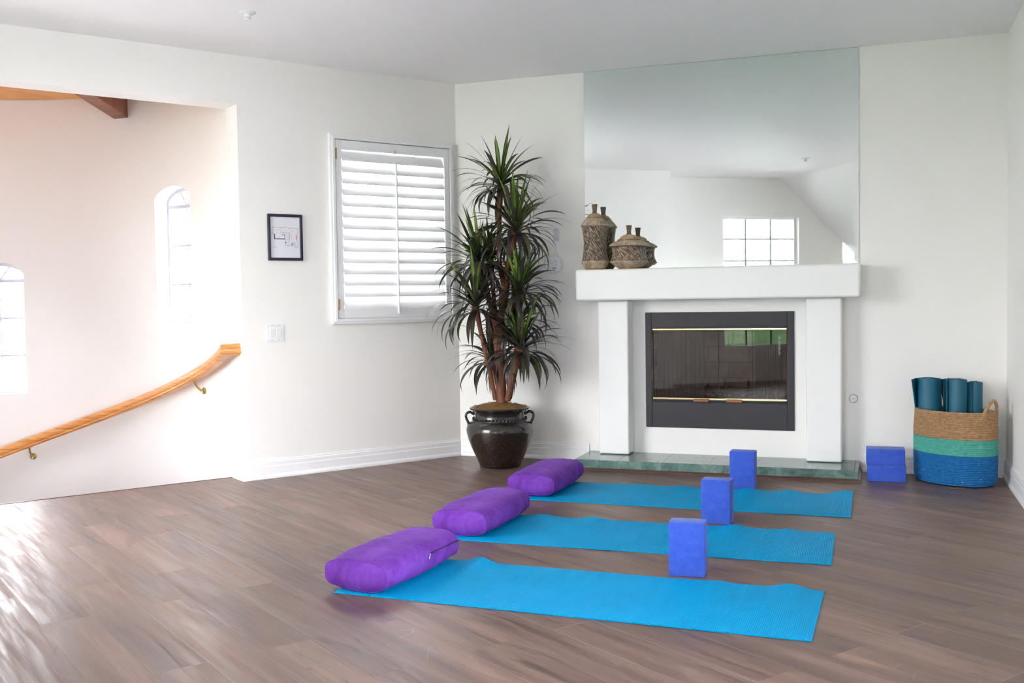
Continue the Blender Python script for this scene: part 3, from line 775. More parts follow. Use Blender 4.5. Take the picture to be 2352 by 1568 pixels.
# ------------------------------------------------------------------ fireplace
e, lk = frame_thing('fireplace_mantel', BF, BF(1.94, 0, .075), 'chunky white plaster mantel shelf on two square pilasters', 'mantelpiece')
bm = NB(); box(bm, .994, 2.884, 0, .25, 1.160, 1.378, BF); lk('mantel_shelf', bm, 'mantel', bevel=.018, segs=4)
for a, b in ((1.126, 1.346), (2.543, 2.768)):
    bm = NB(); box(bm, a, b, 0, .15, .075, 1.1605, BF); lk('pilaster', bm, 'mantel', bevel=.014, segs=4)
HT = .073; HY = .425
e, lk = frame_thing('hearth', BF, BF(1.94, .2, 0), 'low green marble tiled hearth slab in front of the fireplace', 'hearth')
bm = NB(); box(bm, 1.022, 2.874, .001, HY, 0, HT, BF); lk('marble_slab', bm, 'marble', bevel=.004)
bm = NB(); prof = [(0,0),(.018,0),(.018,.006),(.012,.015),(.0,.020)]; rings = []
for (x, y, dx, dy) in ((1.022,0.02,-1,0),(1.022,HY,-1,1),(2.874,HY,1,1),(2.874,0.02,1,0)): rings.append([bm.verts.new(BF(x+dx*a, y+dy*a, z)) for a, z in prof])
for i in range(3):
    for k in range(5): bm.faces.new((rings[i][k], rings[i][(k+1)%5], rings[i+1][(k+1)%5], rings[i+1][k]))
bm.faces.new(rings[0]); bm.faces.new(rings[3])
lk('shoe_moulding', bm, 'brownmould')

e, lk = frame_thing('fireplace_insert', BF, BF(1.945, 0, .258), 'charcoal metal fireplace insert with bronze glass doors and brass rails', 'fireplace')
x0, x1, z0, z1 = 1.437, 2.458, .258, 1.071
bm = NB(); box(bm, x0, FX0, 0, .012, z0, z1, BF); box(bm, FX1, x1, 0, .012, z0, z1, BF)
box(bm, FX0+.001, FX1-.001, 0, .009, .968, z1, BF); box(bm, FX0+.001, FX1-.001, 0, .009, z0, .438, BF); box(bm, FX0, FX1, -.01, .004, .955, .968, BF)
lk('surround_panel', bm, 'blackmetal', bevel=.0015, segs=1)
bm = NB(); box(bm, FX0+.001, FX1-.001, -.03, .003, .4385, .4545, BF); lk('gap_shade_strip', bm, 'iron')  # dark strip standing in for the shaded gap below the lower rail
bm = NB(); g = .002    # firebox interior
xi0, xi1, zi0, zi1, dp = FX0-.0, FX1+.0, FZ0, FZ1, -.50
vs = {k: bm.verts.new(BF(*k)) for k in [(x, o_, z) for x in (xi0, xi1) for o_ in (-.0, dp) for z in (zi0, zi1)]}
xb0, xb1 = xi0+.16, xi1-.16
F = [BF(xi0,-.0,zi0), BF(xi1,-.0,zi0), BF(xi1,-.0,zi1), BF(xi0,-.0,zi1)]; G = [BF(xb0,dp,zi0), BF(xb1,dp,zi0), BF(xb1,dp,zi1), BF(xb0,dp,zi1)]
bm.free(); bm = NB(); f4 = [bm.verts.new(p) for p in F]; g4 = [bm.verts.new(p) for p in G]
for i in range(4): bm.faces.new((f4[i], f4[(i+1)%4], g4[(i+1)%4], g4[i]))
bm.faces.new(g4)
lk('firebox', bm, 'firebrick')
bm = NB(); box(bm, FX0+.03, FX1-.03, -.40, -.06, FZ0+.005, FZ0+.03, BF)
rng = random.Random(3)
lk('burner_pan', bm, 'iron')
bm = NB()
for k in range(70):
    c = BF(rng.uniform(1.60,2.29), rng.uniform(-.36,-.10), FZ0+.034+rng.uniform(0,.012)); r_ = rng.uniform(.010,.022)
    mtx = Matrix.Translation(c) @ Matrix.Rotation(rng.uniform(0,6), 4, 'Z') @ Matrix.Diagonal((1, rng.uniform(.6,1), rng.uniform(.5,.8), 1))
    bmesh.ops.create_icosphere(bm, subdivisions=1, radius=r_, matrix=mtx)
tag(lk('lava_rock', bm, 'ember'), kind='stuff')
e_grate = None
bm = NB()
for x in (1.66, 1.82, 1.98, 2.14, 2.28):
    tube(bm, crspline([BF(x, -.34, FZ0+.09), BF(x, -.22, FZ0+.075), BF(x, -.12, FZ0+.085), BF(x, -.10, FZ0+.15)], 4), .008, 6)
tube(bm, [BF(1.62, -.15, FZ0+.078), BF(2.30, -.15, FZ0+.078)], .007, 6); tube(bm, [BF(1.62, -.3, FZ0+.078), BF(2.30, -.3, FZ0+.078)], .007, 6)
for x in (1.64, 2.28):
    for y in (-.15, -.30): tube(bm, [BF(x, y, FZ0+.03), BF(x, y, FZ0+.08)], .007, 6)
lk('log_grate', bm, 'iron')
for (a, b) in ((FX0+.03, FX0+.36), (FX1-.22, FX1-.05)):
    bm = NB(); N = 60; top = [bm.verts.new(BF(a + (b-a)*k/N, -.055 + .008*sin(k*1.1), FZ1-.02)) for k in range(N+1)]; bot = [bm.verts.new(BF(a + (b-a)*k/N, -.055 + .010*sin(k*1.1+.3), FZ0+.015)) for k in range(N+1)]
    for k in range(N): bm.faces.new((top[k], top[k+1], bot[k+1], bot[k]))
    lk('mesh_curtain', bm, 'screen', smooth=rad(80))
dz0, dz1 = .468, .944
xs = [1.490, 1.7185, 1.948, 2.178, 2.407]
for k in range(4):
    bm = NB(); tl = (.004, .0)[k % 2]; box(bm, xs[k]+.0018, xs[k+1]-.0018, -.012, -.008, dz0, dz1, BF); lk('glass_door', bm, 'fireglass')
bm = NB()
for x in xs: box(bm, x-.0018, x+.0018, -.014, -.006, dz0, dz1, BF)
lk('door_edge', bm, 'iron')
for (a, b) in ((.944, .957), (.455, .469)):
    bm = NB(); box(bm, 1.487, 2.408, -.015, .007, a, b, BF); o = lk('brass_rail', bm, 'brass', bevel=.002, segs=2)
for (a, b) in ((1.776, 1.884), (2.004, 2.112)):
    bm = NB(); box(bm, a, b, .007, .030, .444, .466, BF); lk('door_handle', bm, 'handlewood', bevel=.006, segs=3)
bm = NB()
for k in range(16): box(bm, 2.352, 2.366-.006*(k%3 == 0), -.0078, -.0072, .90-.0085*k, .904-.0085*k, BF)
lk('certification_text', bm, 'inklight')

# ------------------------------------------------------------------ urns on the mantel
def urn_thing(px, py, prof, label, ring_r, rings_m):
    e = thing('lidded_urn', label, 'urn', (px, py, 1.378))
    return e
K = 1/1942.
tall = dict(body=[(130,1058),(150,1040),(172,1005),(193,960),(190,948)], mid=[(183,945),(168,880),(157,780),(154,700),(160,600),(172,520),(180,475)], top=[(190,472),(197,458),(190,445),(150,395),(118,362)], lid=[(104,345),(98,325),(70,302),(34,292)], base=1067)
short = dict(body=[(142,1045),(170,1030),(225,990),(262,962),(262,950)], mid=[(255,945),(238,905),(226,850),(228,800),(236,760)], top=[(256,752),(272,740),(266,725),(210,690),(155,670)], lid=[(130,648),(120,625),(85,600),(36,588)], base=1055)
for (px, py, P, lab, ztop) in ((1.107, -.128, tall, 'tall beige and brown urn with lid at the left end of the mantel', 170), (1.358, -.148, short, 'short wide beige and brown urn with lid beside the taller one', 465)):
    e = thing('lidded_urn', lab, 'urn', (px, py, 1.378))
    b = P['base']; Z = lambda y: (b-y)*K
    bm = NB(); r0 = P['body'][0][0]*K; lathe(bm, [(r0*.9,0),(r0+.002,.001),(r0+.003,.005),(r0,.010)], 40); link('foot_ring', bm, 'gold', e, smooth=rad(40))
    bm = NB(); pts = [(r*K, Z(y)) for r, y in P['body']]; lathe(bm, [(pts[0][0]*.9,.004)] + pts, 56); link('lower_body', bm, 'urncrackle', e, smooth=rad(35))
    bm = NB(); pts = [(r*K, Z(y)) for r, y in P['mid']]; lathe(bm, pts, 56); link('carved_band', bm, 'urntwist', e, smooth=rad(60))
    bm = NB(); pts = [(r*K, Z(y)) for r, y in P['top']]; lathe(bm, pts, 56); link('shoulder', bm, 'urncrackle', e, smooth=rad(35))
    zr = Z(P['top'][-1][1]); rt = P['top'][-1][0]*K
    bm = NB(); tube(bm, [(cos(2*pi*k/40)*(rt-.002), sin(2*pi*k/40)*(rt-.002), zr+.003) for k in range(40)], .0048, 8, closed=True); link('gold_ring', bm, 'gold', e, smooth=rad(80))
    ld = P['lid']; bm = NB(); lathe(bm, [(rt-.004, zr)] + [(r*K, Z(y)) for r, y in ld], 40); lid = link('lid', bm, 'urncrackle', e, smooth=rad(35))
    zl = Z(ld[-1][1]); bm = NB(); lathe(bm, [(.018,zl-.001),(.020,zl+.003),(.017,zl+.008),(.014,zl+.010)], 24); link('finial_collar', bm, 'gold', lid, smooth=rad(50))
    bm = NB(); zt = (b-ztop)*K; lathe(bm, [(.0145,zl+.009),(.0165,zl+.03),(.0205,zt-.004),(.0215,zt)], 24); link('finial', bm, 'urntwist', lid, smooth=rad(40))

# ------------------------------------------------------------------ camera
F_PX = 2331.85; YAW, PIT, ROL = -.3453, -.0407, -.0146
cam_loc = Vector((2.983, -7.106, 1.173))
fwd = Vector((sin(YAW)*cos(PIT), cos(YAW)*cos(PIT), sin(PIT))); rt_ = Vector((cos(YAW), -sin(YAW), 0)); up_ = rt_.cross(fwd)
rr_ = rt_*cos(ROL) + up_*sin(ROL); uu_ = -rt_*sin(ROL) + up_*cos(ROL)
cd = bpy.data.cameras.new('camera'); co = bpy.data.objects.new('camera', cd); C.objects.link(co)
cd.sensor_width = 36; cd.lens = F_PX/2352*36; cd.clip_start = .05
co.matrix_world = Matrix(((rr_.x, uu_.x, -fwd.x, cam_loc.x), (rr_.y, uu_.y, -fwd.y, cam_loc.y), (rr_.z, uu_.z, -fwd.z, cam_loc.z), (0,0,0,1)))
sc.camera = co
def at(x, y, yy):      # photo pixel -> point on the plane Y = yy (only used to read off measurements)
    d = fwd + rr_*((x-1176)/F_PX) - uu_*((y-784)/F_PX); t = (yy - cam_loc.y)/d.y; return cam_loc + d*t

# ------------------------------------------------------------------ potted plant
PX0, PY0 = .470, -.400
pl = thing('potted_plant', 'tall artificial dracaena in a dark glazed pot in the room corner', 'plant', (PX0, PY0, 0))
bm = NB()
prof = [(.02,.004),(.138,.0),(.146,.006),(.150,.020),(.176,.085),(.205,.155),(.226,.215),(.236,.265),(.237,.285),(.230,.312),(.212,.338),(.192,.352),(.182,.362),(.176,.385),(.180,.408),(.196,.428),(.210,.436),(.214,.443),(.211,.450),(.200,.451),(.188,.446),(.172,.420),(.165,.38)]
prof = [(r, z*.935) for r, z in prof]
lathe(bm, prof, 72, cap1=True)
potO = link('pot', bm, 'pot', pl, smooth=rad(50))
bm = NB()
tube(bm, [(.187*cos(2*pi*k/60), .187*sin(2*pi*k/60), .329) for k in range(60)], .006, 8, closed=True)
for k in range(46):
    a = 2*pi*k/46; c = Vector((.190*cos(a), .190*sin(a), .339)); t_ = Vector((-sin(a), cos(a), 0))*.0045
    tube(bm, [c - t_ - Vector((0,0,.008)), c + t_*0, c + t_ + Vector((0,0,.009))], [.004,.0062,.004], 6)
link('beaded_band', bm, 'pot', potO, smooth=rad(60))
for sg in (-1, 1):
    bm = NB(); dirv = Vector((cos(rad(19))*sg, sin(rad(19))*sg, 0)); 
    base_pts = [(.180,.392),(.205,.412),(.228,.408),(.240,.385),(.232,.355),(.222,.330),(.222,.312)]
    pts = crspline([Vector((0,0,z*.935)) + dirv*r for r, z in base_pts], 5)
    sd_ = Vector((-dirv.y, dirv.x, 0))
    for q_ in (-1, 1): tube(bm, [p + sd_*q_*.006 + Vector((0,0,.002*sin(i*1.2+q_))) for i, p in enumerate(pts)], .0085, 8)
    link('handle', bm, 'pot', potO, smooth=rad(70))
# fibre mound
rng = random.Random(11)
bm = NB(); rings = []; NR, NS = 14, 60
for i in range(NR+1):
    r = .188*i/NR
    rings.append([bm.verts.new((r*cos(2*pi*k/NS), r*sin(2*pi*k/NS), .404 + .038*(1-(r/.188)**2) + .010*noise.noise(Vector((r*cos(2*pi*k/NS)*30, r*sin(2*pi*k/NS)*30, 0))))) for k in range(NS)] if i else [bm.verts.new((0,0,.444))])
for k in range(NS): bm.faces.new((rings[0][0], rings[1][k], rings[1][(k+1)%NS]))
for i in range(1, NR):
    for k in range(NS): bm.faces.new((rings[i][k], rings[i+1][k], rings[i+1][(k+1)%NS], rings[i][(k+1)%NS]))
for k in range(900):
    a = rng.uniform(0, 2*pi); r = .195*sqrt(rng.random()); z = .406 + .038*(1-(r/.195)**2) + .004
    b = rng.uniform(0, 2*pi); l_ = rng.uniform(.012,.035); c = Vector((r*cos(a), r*sin(a), z))
    d = Vector((cos(b), sin(b), rng.uniform(-.1,.5)))*l_
    tube(bm, [c, c + d*.5 + Vector((0,0,rng.uniform(0,.006))), c + d - Vector((0,0,.004))], .0011, 3, cap=False)
tag(link('coconut_fibre', bm, 'moss', pl, smooth=rad(60)), kind='stuff')

def trunk(pts, rads, name='trunk'):
    bm = NB(); P = crspline([Vector(p) for p in pts], 8); n = len(P); rr = []
    for i in range(n):
        t = i/(n-1)*(len(rads)-1); k = min(int(t), len(rads)-2); rr.append(rads[k] + (rads[k+1]-rads[k])*(t-k))
    rr = [r*(1 + .10*noise.noise(Vector((i*.6, r*50, len(pts))))) for i, r in enumerate(rr)]
    tube(bm, P, rr, 14)
    # loose fibres at the top
    tp = P[-1]; rt0 = rr[-1]; rg_ = random.Random(int(tp.x*1e4) & 0xffff)
    for k in range(110):
        a = rg_.uniform(0, 2*pi); h = rg_.uniform(-.05, .01); c = tp + Vector((cos(a)*rt0*1.02, sin(a)*rt0*1.02, h))
        d = Vector((cos(a)*rg_.uniform(.1,.8), sin(a)*rg_.uniform(.1,.8), rg_.uniform(-1.4,.5)))*rg_.uniform(.012,.05)
        tube(bm, [c, c + d*.5 + Vector((cos(a), sin(a), 0))*.005, c + d], .0007, 3, cap=False)
    o = link(name, bm, 'bark', pl, smooth=rad(80), loc=None)
    return o
D = Vector((PX0, PY0, 0))
def pt(x, y, dy=0): return at(x, y, PY0 + dy) - D
bs = lambda x, dy=0: pt(x, 925, dy)
crowns = []   # (tip, trunk object, size, leaf count, seed)
T = []
def tr(pts, rads): T.append(trunk(pts, rads)); return T[-1]
mainT = tr([pt(1152,925), pt(1150,870), pt(1147,800), pt(1143,745)], [.040,.036,.037,.060])
for (pts, rads, size, n_, seed) in [
    ([pt(1144,752), pt(1160,680,.02), pt(1147,600,.03), pt(1147,500,.03), pt(1150,425,.03)], [.022,.020,.017,.016,.022], 1.06, 52, 1),
    ([pt(1148,752), pt(1157,690), pt(1166,620), pt(1176,570), pt(1184,530)], [.032,.030,.026,.022,.022], 1.12, 60, 2),
    ([pt(1140,752), pt(1124,690), pt(1112,640), pt(1100,604)], [.022,.020,.018,.022], 1.12, 58, 3),
    ([pt(1142,752,.03), pt(1134,680,.05), pt(1128,600,.07)], [.017,.015,.018], .85, 40, 4),
    ([pt(1152,752,.02), pt(1170,715,.0), pt(1193,668,-.02)], [.024,.021,.024], 1.08, 58, 5),
    ([pt(1138,918,-.02), pt(1124,850,-.05), pt(1108,780,-.08), pt(1093,703,-.08)], [.016,.015,.014,.020], 1.16, 56, 6),
    ([pt(1166,920,-.02), pt(1176,870,-.03), pt(1186,830,-.04), pt(1196,800,-.05)], [.020,.026,.030,.038], 1.12, 58, 7),
    ([pt(1150,915,.03), pt(1135,860,.05), pt(1128,822,.06)], [.013,.012,.014], 1.0, 36, 8),
    ([pt(1170,915,.03), pt(1186,830,.05), pt(1188,742,.05)], [.018,.018,.022], .95, 42, 9),
]:
    o = tr(pts, rads); crowns.append((Vector(pts[-1]), o, size, n_, seed))

def crown(c, parent, size, n_, seed):
    rg_ = random.Random(seed*77); bm = NB(); uvl = bm.loops.layers.uv.new('UVMap')
    # room walls: keep the leaves in front of them
    def clampp(p):
        q = p + D
        if q.y > -.03: q.y = -.03 - .02*(q.y+.03)
        d = q.dot(Nv)
        if d < .06: q = q + Nv*(.06-d)
        return q - D
    for i in range(n_):
        t = i/(n_-1)
        az = i*2.39996 + rg_.uniform(-.25,.25)
        el = rad(84 - 95*t**.68 + rg_.uniform(-9,9))
        ln = size*(.335 - .02*t + rg_.uniform(-.05,.05)); wd = (.0135 if t > .2 else .0135)*rg_.uniform(.8,1.15)*size**.5
        droop = (.55 + 1.35*t + rg_.uniform(-.25,.35))*(1 if t > .12 else .35)
        N = 10; p = Vector(c) + Vector((cos(az)*.012, sin(az)*.012, .03 - .07*t)); e_ = el; pts = []
        hd = Vector((cos(az), sin(az), 0)); sd_ = Vector((-sin(az), cos(az), 0)); tw = rg_.uniform(-.5,.5)
        for k in range(N+1):
            u = k/N; d = hd*cos(e_) + Vector((0,0,1))*sin(e_)
            nrm = (hd*-sin(e_) + Vector((0,0,1))*cos(e_))
            w = wd*(min(1, .45 + 2.6*u) if u < .25 else 1)*(1 if u < .55 else max(.03, (1-((u-.55)/.45)**1.6)))
            a = (sd_*cos(tw*u) + nrm*sin(tw*u))
            pts.append((p.copy(), a*w, nrm*.12*w)); p = p + d*(ln/N); e_ -= droop/N*(.5 + 1.3*u)
        mi = 2 if t < .09 else (1 if rg_.random() < .26 else (3 if rg_.random() < .42 else 0))
        vs = []
        for (q, a, nn_) in pts: vs.append([bm.verts.new(clampp(q-a+nn_)), bm.verts.new(clampp(q)), bm.verts.new(clampp(q+a+nn_))])
        for k in range(N):
            for j in (0, 1):
                fc = bm.faces.new((vs[k][j], vs[k][j+1], vs[k+1][j+1], vs[k+1][j])); fc.material_index = mi; fc.smooth = True
                for lp, uv in zip(fc.loops, ((j*.5,k/N),((j+1)*.5,k/N),((j+1)*.5,(k+1)/N),(j*.5,(k+1)/N))): lp[uvl].uv = uv
    me = bpy.data.meshes.new('leaf_crown'); bm.to_mesh(me); bm.free()
    for m_ in ('leafdark', 'leafmid', 'leafyoung', 'leafgrey'): me.materials.append(M[m_])
    o = bpy.data.objects.new('leaf_crown', me); C.objects.link(o); o.parent = parent
for c_, o_, z_, n_, sd_ in crowns: crown(c_, o_, z_, int(n_*1.45), sd_)

# ------------------------------------------------------------------ yoga mats
def yoga_mat(name, x1, y0, rz, ln, wd, waves, label, lift=0):
    """near right corner at (x1,y0); waves = [(distance from right end, height, width)] on the far long edge"""
    e = None; bm = NB(); NU, NVv = 150, 22; th_ = .005; top = []; bot = []
    for i in range(NU+1):
        u = ln*i/NU; tr_, br_ = [], []
        for j in range(NVv+1):
            v = wd*j/NVv; h = 0
            for (c, hh, w_) in waves: h += hh*math.exp(-((u-c)/w_)**2)*max(0, (v/wd-.35)/.65)**2
            if lift: h += lift*max(0, 1-u/.10)**2*(v/wd)
            h += .0012*(.5+.5*noise.noise(Vector((u*5, v*5, x1))))
            tr_.append(bm.verts.new((-u, v, th_+h))); br_.append(bm.verts.new((-u, v, .0006+h*.98)))
        top.append(tr_); bot.append(br_)
    for i in range(NU):
        for j in range(NVv):
            bm.faces.new((top[i][j], top[i+1][j], top[i+1][j+1], top[i][j+1])); bm.faces.new((bot[i][j], bot[i][j+1], bot[i+1][j+1], bot[i+1][j]))
        bm.faces.new((top[i][0], bot[i][0], bot[i+1][0], top[i+1][0])); bm.faces.new((top[i][-1], top[i+1][-1], bot[i+1][-1], bot[i][-1]))
    for j in range(NVv):
        bm.faces.new((top[0][j], top[0][j+1], bot[0][j+1], bot[0][j])); bm.faces.new((top[-1][j], bot[-1][j], bot[-1][j+1], top[-1][j+1]))
    o = link('yoga_mat', bm, 'mat', smooth=rad(50)); o.location = (x1, y0, 0); o.rotation_euler = (0,0,rz)
    return tag(o, label, 'yoga mat', 'turquoise yoga mats laid on the floor')
yoga_mat('yoga_mat', 2.775, -3.570, rad(-1.2), 1.86, .615, [(1.47,.022,.05),(.13,.018,.06),(.42,.006,.05)], 'turquoise yoga mat nearest the camera, with the largest wrinkle in its far edge')
yoga_mat('yoga_mat', 2.799, -2.525, rad(1.0), 1.84, .615, [(1.50,.012,.06),(1.22,.012,.06),(.48,.014,.06),(.22,.008,.05)], 'turquoise yoga mat between the nearest mat and the one by the hearth')
yoga_mat('yoga_mat', 2.853, -1.509, rad(.1), 1.86, .62, [(1.25,.004,.05),(1.0,.008,.06),(.6,.012,.06),(.36,.014,.05),(.05,.022,.07)], 'turquoise yoga mat farthest from the camera, in front of the hearth', .012)

# ------------------------------------------------------------------ bolsters
def bolster(cx, cy, rz, seed, label, w=.158, h=.071, L_=.305, zipper=False, sag=0):
    e = thing('bolster_cushion', label, 'bolster', (cx, cy, .0062), rz, 'purple bolsters on the mats')
    bm = NB(); N = 112; ex = 3.0
    def sec(a, sx, sz):
        c, s_ = cos(a), sin(a); r = (abs(c)**ex + abs(s_)**ex)**(-1/ex); return sx*r*c, sz*r*s_
    ys = [-L_ + 2*L_*k/110 for k in range(111)]
    sections = []
    capn = 9
    for k in range(capn): 
        t = (k+1)/(capn+1); sections.append((-L_ - .022*(1-t**2.5), t*.97))
    for y in ys: sections.append((y, None))
    for k in range(capn-1, -1, -1):
        t = (k+1)/(capn+1); sections.append((L_ + .022*(1-t**2.5), t*.97))
    rings = []
    for (y, cap) in sections:
        ring_ = []
        if cap is None:
            d = min(L_-y, L_+y); g_ = .90 + .125*sin(min(1, d/.24)*pi/2); gw = .93 + .075*sin(min(1, d/.20)*pi/2); cy_ = 1
        else: g_, gw, cy_ = .90*cap, .93*cap, cap
        for k in range(N):
            a = 2*pi*k/N; x, z = sec(a, w*gw, h*g_)
            P_ = Vector((x, y, z))
            # puckers radiating from the end seams
            if cap is None:
                d = min(L_-y, L_+y); pk = math.exp(-d/.035)*.0012*sin(k*2.3+seed) + .0028*noise.noise(Vector((x*16, y*9, z*16+seed))) + .0075*noise.noise(Vector((x*5, y*5+seed, z*5)))
                side = abs(x)/w
                pk += .0042*side**3*noise.noise(Vector((z*7, y*48, seed*3))) + .0022*noise.noise(Vector((x*5, y*42, seed))) + math.exp(-d/.06)*.0016*noise.noise(Vector((k*.45, y*6, seed)))
                P_ += Vector((x/w, 0, z/h)).normalized()*pk*1.0
            else:
                P_ += Vector((0, (1 if y > 0 else -1)*.004*noise.noise(Vector((x*14, z*14, seed))), 0))
                if cap > .8: P_.y += (1 if y < 0 else -1)*.0015*sin(k*2.3+seed)
            # flatten onto the mat
            if P_.z < 0: P_.z = P_.z*.94
            P_.z = max(P_.z, -h*.93) + (h*.93) 
            ring_.append(bm.verts.new(P_))
        rings.append(ring_)
    seams = [[rings[q_][k].co.copy() for k in range(N)] for q_ in (capn, len(rings)-1-capn)]
    for i in range(len(rings)-1):
        for k in range(N): bm.faces.new((rings[i][k], rings[i][(k+1)%N], rings[i+1][(k+1)%N], rings[i+1][k]))
    bm.faces.new(rings[0][::-1]); bm.faces.new(rings[-1])
    cov = link('cover', bm, 'velvet', e, smooth=rad(70))
    for pts in seams:
        bm = NB(); tube(bm, pts, .0016, 6, closed=True); link('seam', bm, 'velvet', e, smooth=rad(80))
    if zipper:
        bm = NB(); pts = []
        for k in range(24):
            y = .03 + .262*k/23; z = h*1.30; xx = w*1.003*(1-abs((z-h*.93)/h)**ex)**(1/ex) if abs((z-h*.93)/h) < 1 else 0
            pts.append((xx+.0015, y, z))
        tube(bm, pts, .0030, 6); zp = link('zipper', bm, 'zip', e, smooth=rad(80))
        bm = NB(); tube(bm, [Vector(pts[0]) + Vector((.003,0,0)), Vector(pts[0]) + Vector((.006,-.012,-.012)), Vector(pts[0]) + Vector((.006,-.014,-.02))], [.003,.0022,.003], 6); link('zipper_pull', bm, 'steel', zp)
    return e
bolster(1.028, -3.205, rad(-5.5), 1.3, 'purple velvet bolster nearest the camera, with a zip along its side', zipper=True)
bolster(1.036, -2.185, rad(-1.5), 4.1, 'purple velvet bolster between the nearest one and the one by the hearth')
bolster(1.050, -1.125, rad(-.5), 8.7, 'purple velvet bolster farthest from the camera, closest to the plant pot')

# ------------------------------------------------------------------ yoga blocks
bm = NB(); box(bm, -.076, .076, -.051, .051, 0, .229)
bmesh.ops.bevel(bm, geom=bm.edges[:], offset=.0075, segments=2, profile=.6, affect='EDGES')
proto = link('yoga_block', bm, 'foam', smooth=rad(25))
def place(o, loc, rot, label, grp):
    o.location = loc; o.rotation_euler = rot; tag(o, label, 'yoga block', grp)
def blk(first, *a):
    o = proto if first else proto.copy()
    if not first: C.objects.link(o)
    place(o, *a)
def stand(x0, y0, x1, y1):  # front bottom edge end points
    a = atan2(y1-y0, x1-x0); return (x0+.076*cos(a)-.051*sin(a), y0+.076*sin(a)+.051*cos(a), .0), (0,0,a)
g1 = 'blue foam blocks standing beside the mats'; g2 = 'blue foam blocks stacked by the wall'
l, r = stand(2.155, -2.893, 2.307, -2.886); blk(True, l, r, 'blue foam yoga block standing at the nearest mat', g1)
l, r = stand(2.122, -1.849, 2.274, -1.858); blk(False, l, r, 'blue foam yoga block standing at the middle mat', g1)
l, r = stand(2.131, -.832, 2.283, -.838); blk(False, l, r, 'blue foam yoga block standing on the floor by the hearth', g1)
def lying(cx, cy, z, rz):
    m_ = Matrix.Translation((cx, cy, z)) @ Matrix.Rotation(rz, 4, 'Z') @ Matrix.Rotation(rad(90), 4, 'Y') @ Matrix.Rotation(rad(90), 4, 'Z')
    return m_
for (cx, z, lab, dz) in ((3.040, .0515, 'blue foam yoga block lying on the floor, lower of the two by the basket', 0), (3.034, .1540, 'blue foam yoga block lying on top of another beside the basket', 0)):
    o = proto.copy(); C.objects.link(o); o.matrix_world = lying(cx - .1145, -.296, z, 0 if z < .1 else rad(1.5)); tag(o, lab, 'yoga block', g2)

# ------------------------------------------------------------------ basket
BX, BY, BR = 3.440, -.258, rad(-36)
bk = thing('woven_basket', 'oval rope basket in natural, mint and blue bands in the corner', 'basket', (BX, BY, 0), BR)
ax, ay, hb = .258, .178, .455
def bprof(z):   # radius factor
    if z < .075: return .86 + .13*sqrt(max(0, 1-((.075-z)/.075)**2))
    return .99 + .012*sin((z-.075)/.25*pi/2) if z < .325 else 1.002 - .035*((z-.325)/.13)
def band(name, z0, z1, m_, n, inner=True):
    bm = NB(); prof = []; K_ = n*6
    for i in range(K_+1):
        z = z0 + (z1-z0)*i/K_; ph = (i/6) % 1; amp = .0062*abs(sin(pi*ph))**.8
        prof.append((bprof(z), z, amp))
    seg = 110; rings = []
    for (f_, z, amp) in prof:
        ring_ = []
        for k in range(seg):
            a = 2*pi*k/seg; wob = .0015*noise.noise(Vector((cos(a)*3, sin(a)*3, z*40))); zz = z + .0018*noise.noise(Vector((cos(a)*2.5, sin(a)*2.5, z*30)))
            ring_.append(bm.verts.new(((ax*f_+amp+wob)*cos(a), (ay*f_+amp+wob)*sin(a), zz)))
        rings.append(ring_)
    inn = []
    for z in (z1, z0):
        f_ = bprof(z); inn.append([bm.verts.new(((ax*f_-.010)*cos(2*pi*k/seg), (ay*f_-.010)*sin(2*pi*k/seg), z)) for k in range(seg)])
    al = rings + inn
    for i in range(len(al)):
        A_, B2 = al[i], al[(i+1) % len(al)]
        for k in range(seg): bm.faces.new((A_[k], A_[(k+1)%seg], B2[(k+1)%seg], B2[k]))
    return link(name, bm, m_, bk, smooth=rad(75))
b_ = band('blue_band', .004, .190, 'ropeblue', 17); b_['label'] = 'blue rope band'
b_ = band('mint_band', .1905, .288, 'ropemint', 9); b_['label'] = 'mint green rope band'
b_ = band('natural_band', .2885, hb, 'ropenat', 15); b_['label'] = 'natural seagrass rope band'
bm = NB(); lathe(bm, [(.2,.003),(.86,.003),(.86,.012),(.2,.012)], 60, sx=ax-.004, sy=ay-.004, cap0=True, cap1=True); link('base', bm, 'ropeblue', bk)
bm = NB(); h0 = []; N = 26
for k in range(N+1):
    t = k/N; a = rad(-27) + rad(54)*t
    h0.append(Vector(((ax*.975)*cos(a), (ay*.975)*sin(a), hb - .04 + .110*sin(pi*t)**.75)))
tube(bm, h0, [.0095 + .0014*sin(k*3.0) for k in range(N+1)], 10)
link('handle', bm, 'ropenat', bk, smooth=rad(70))
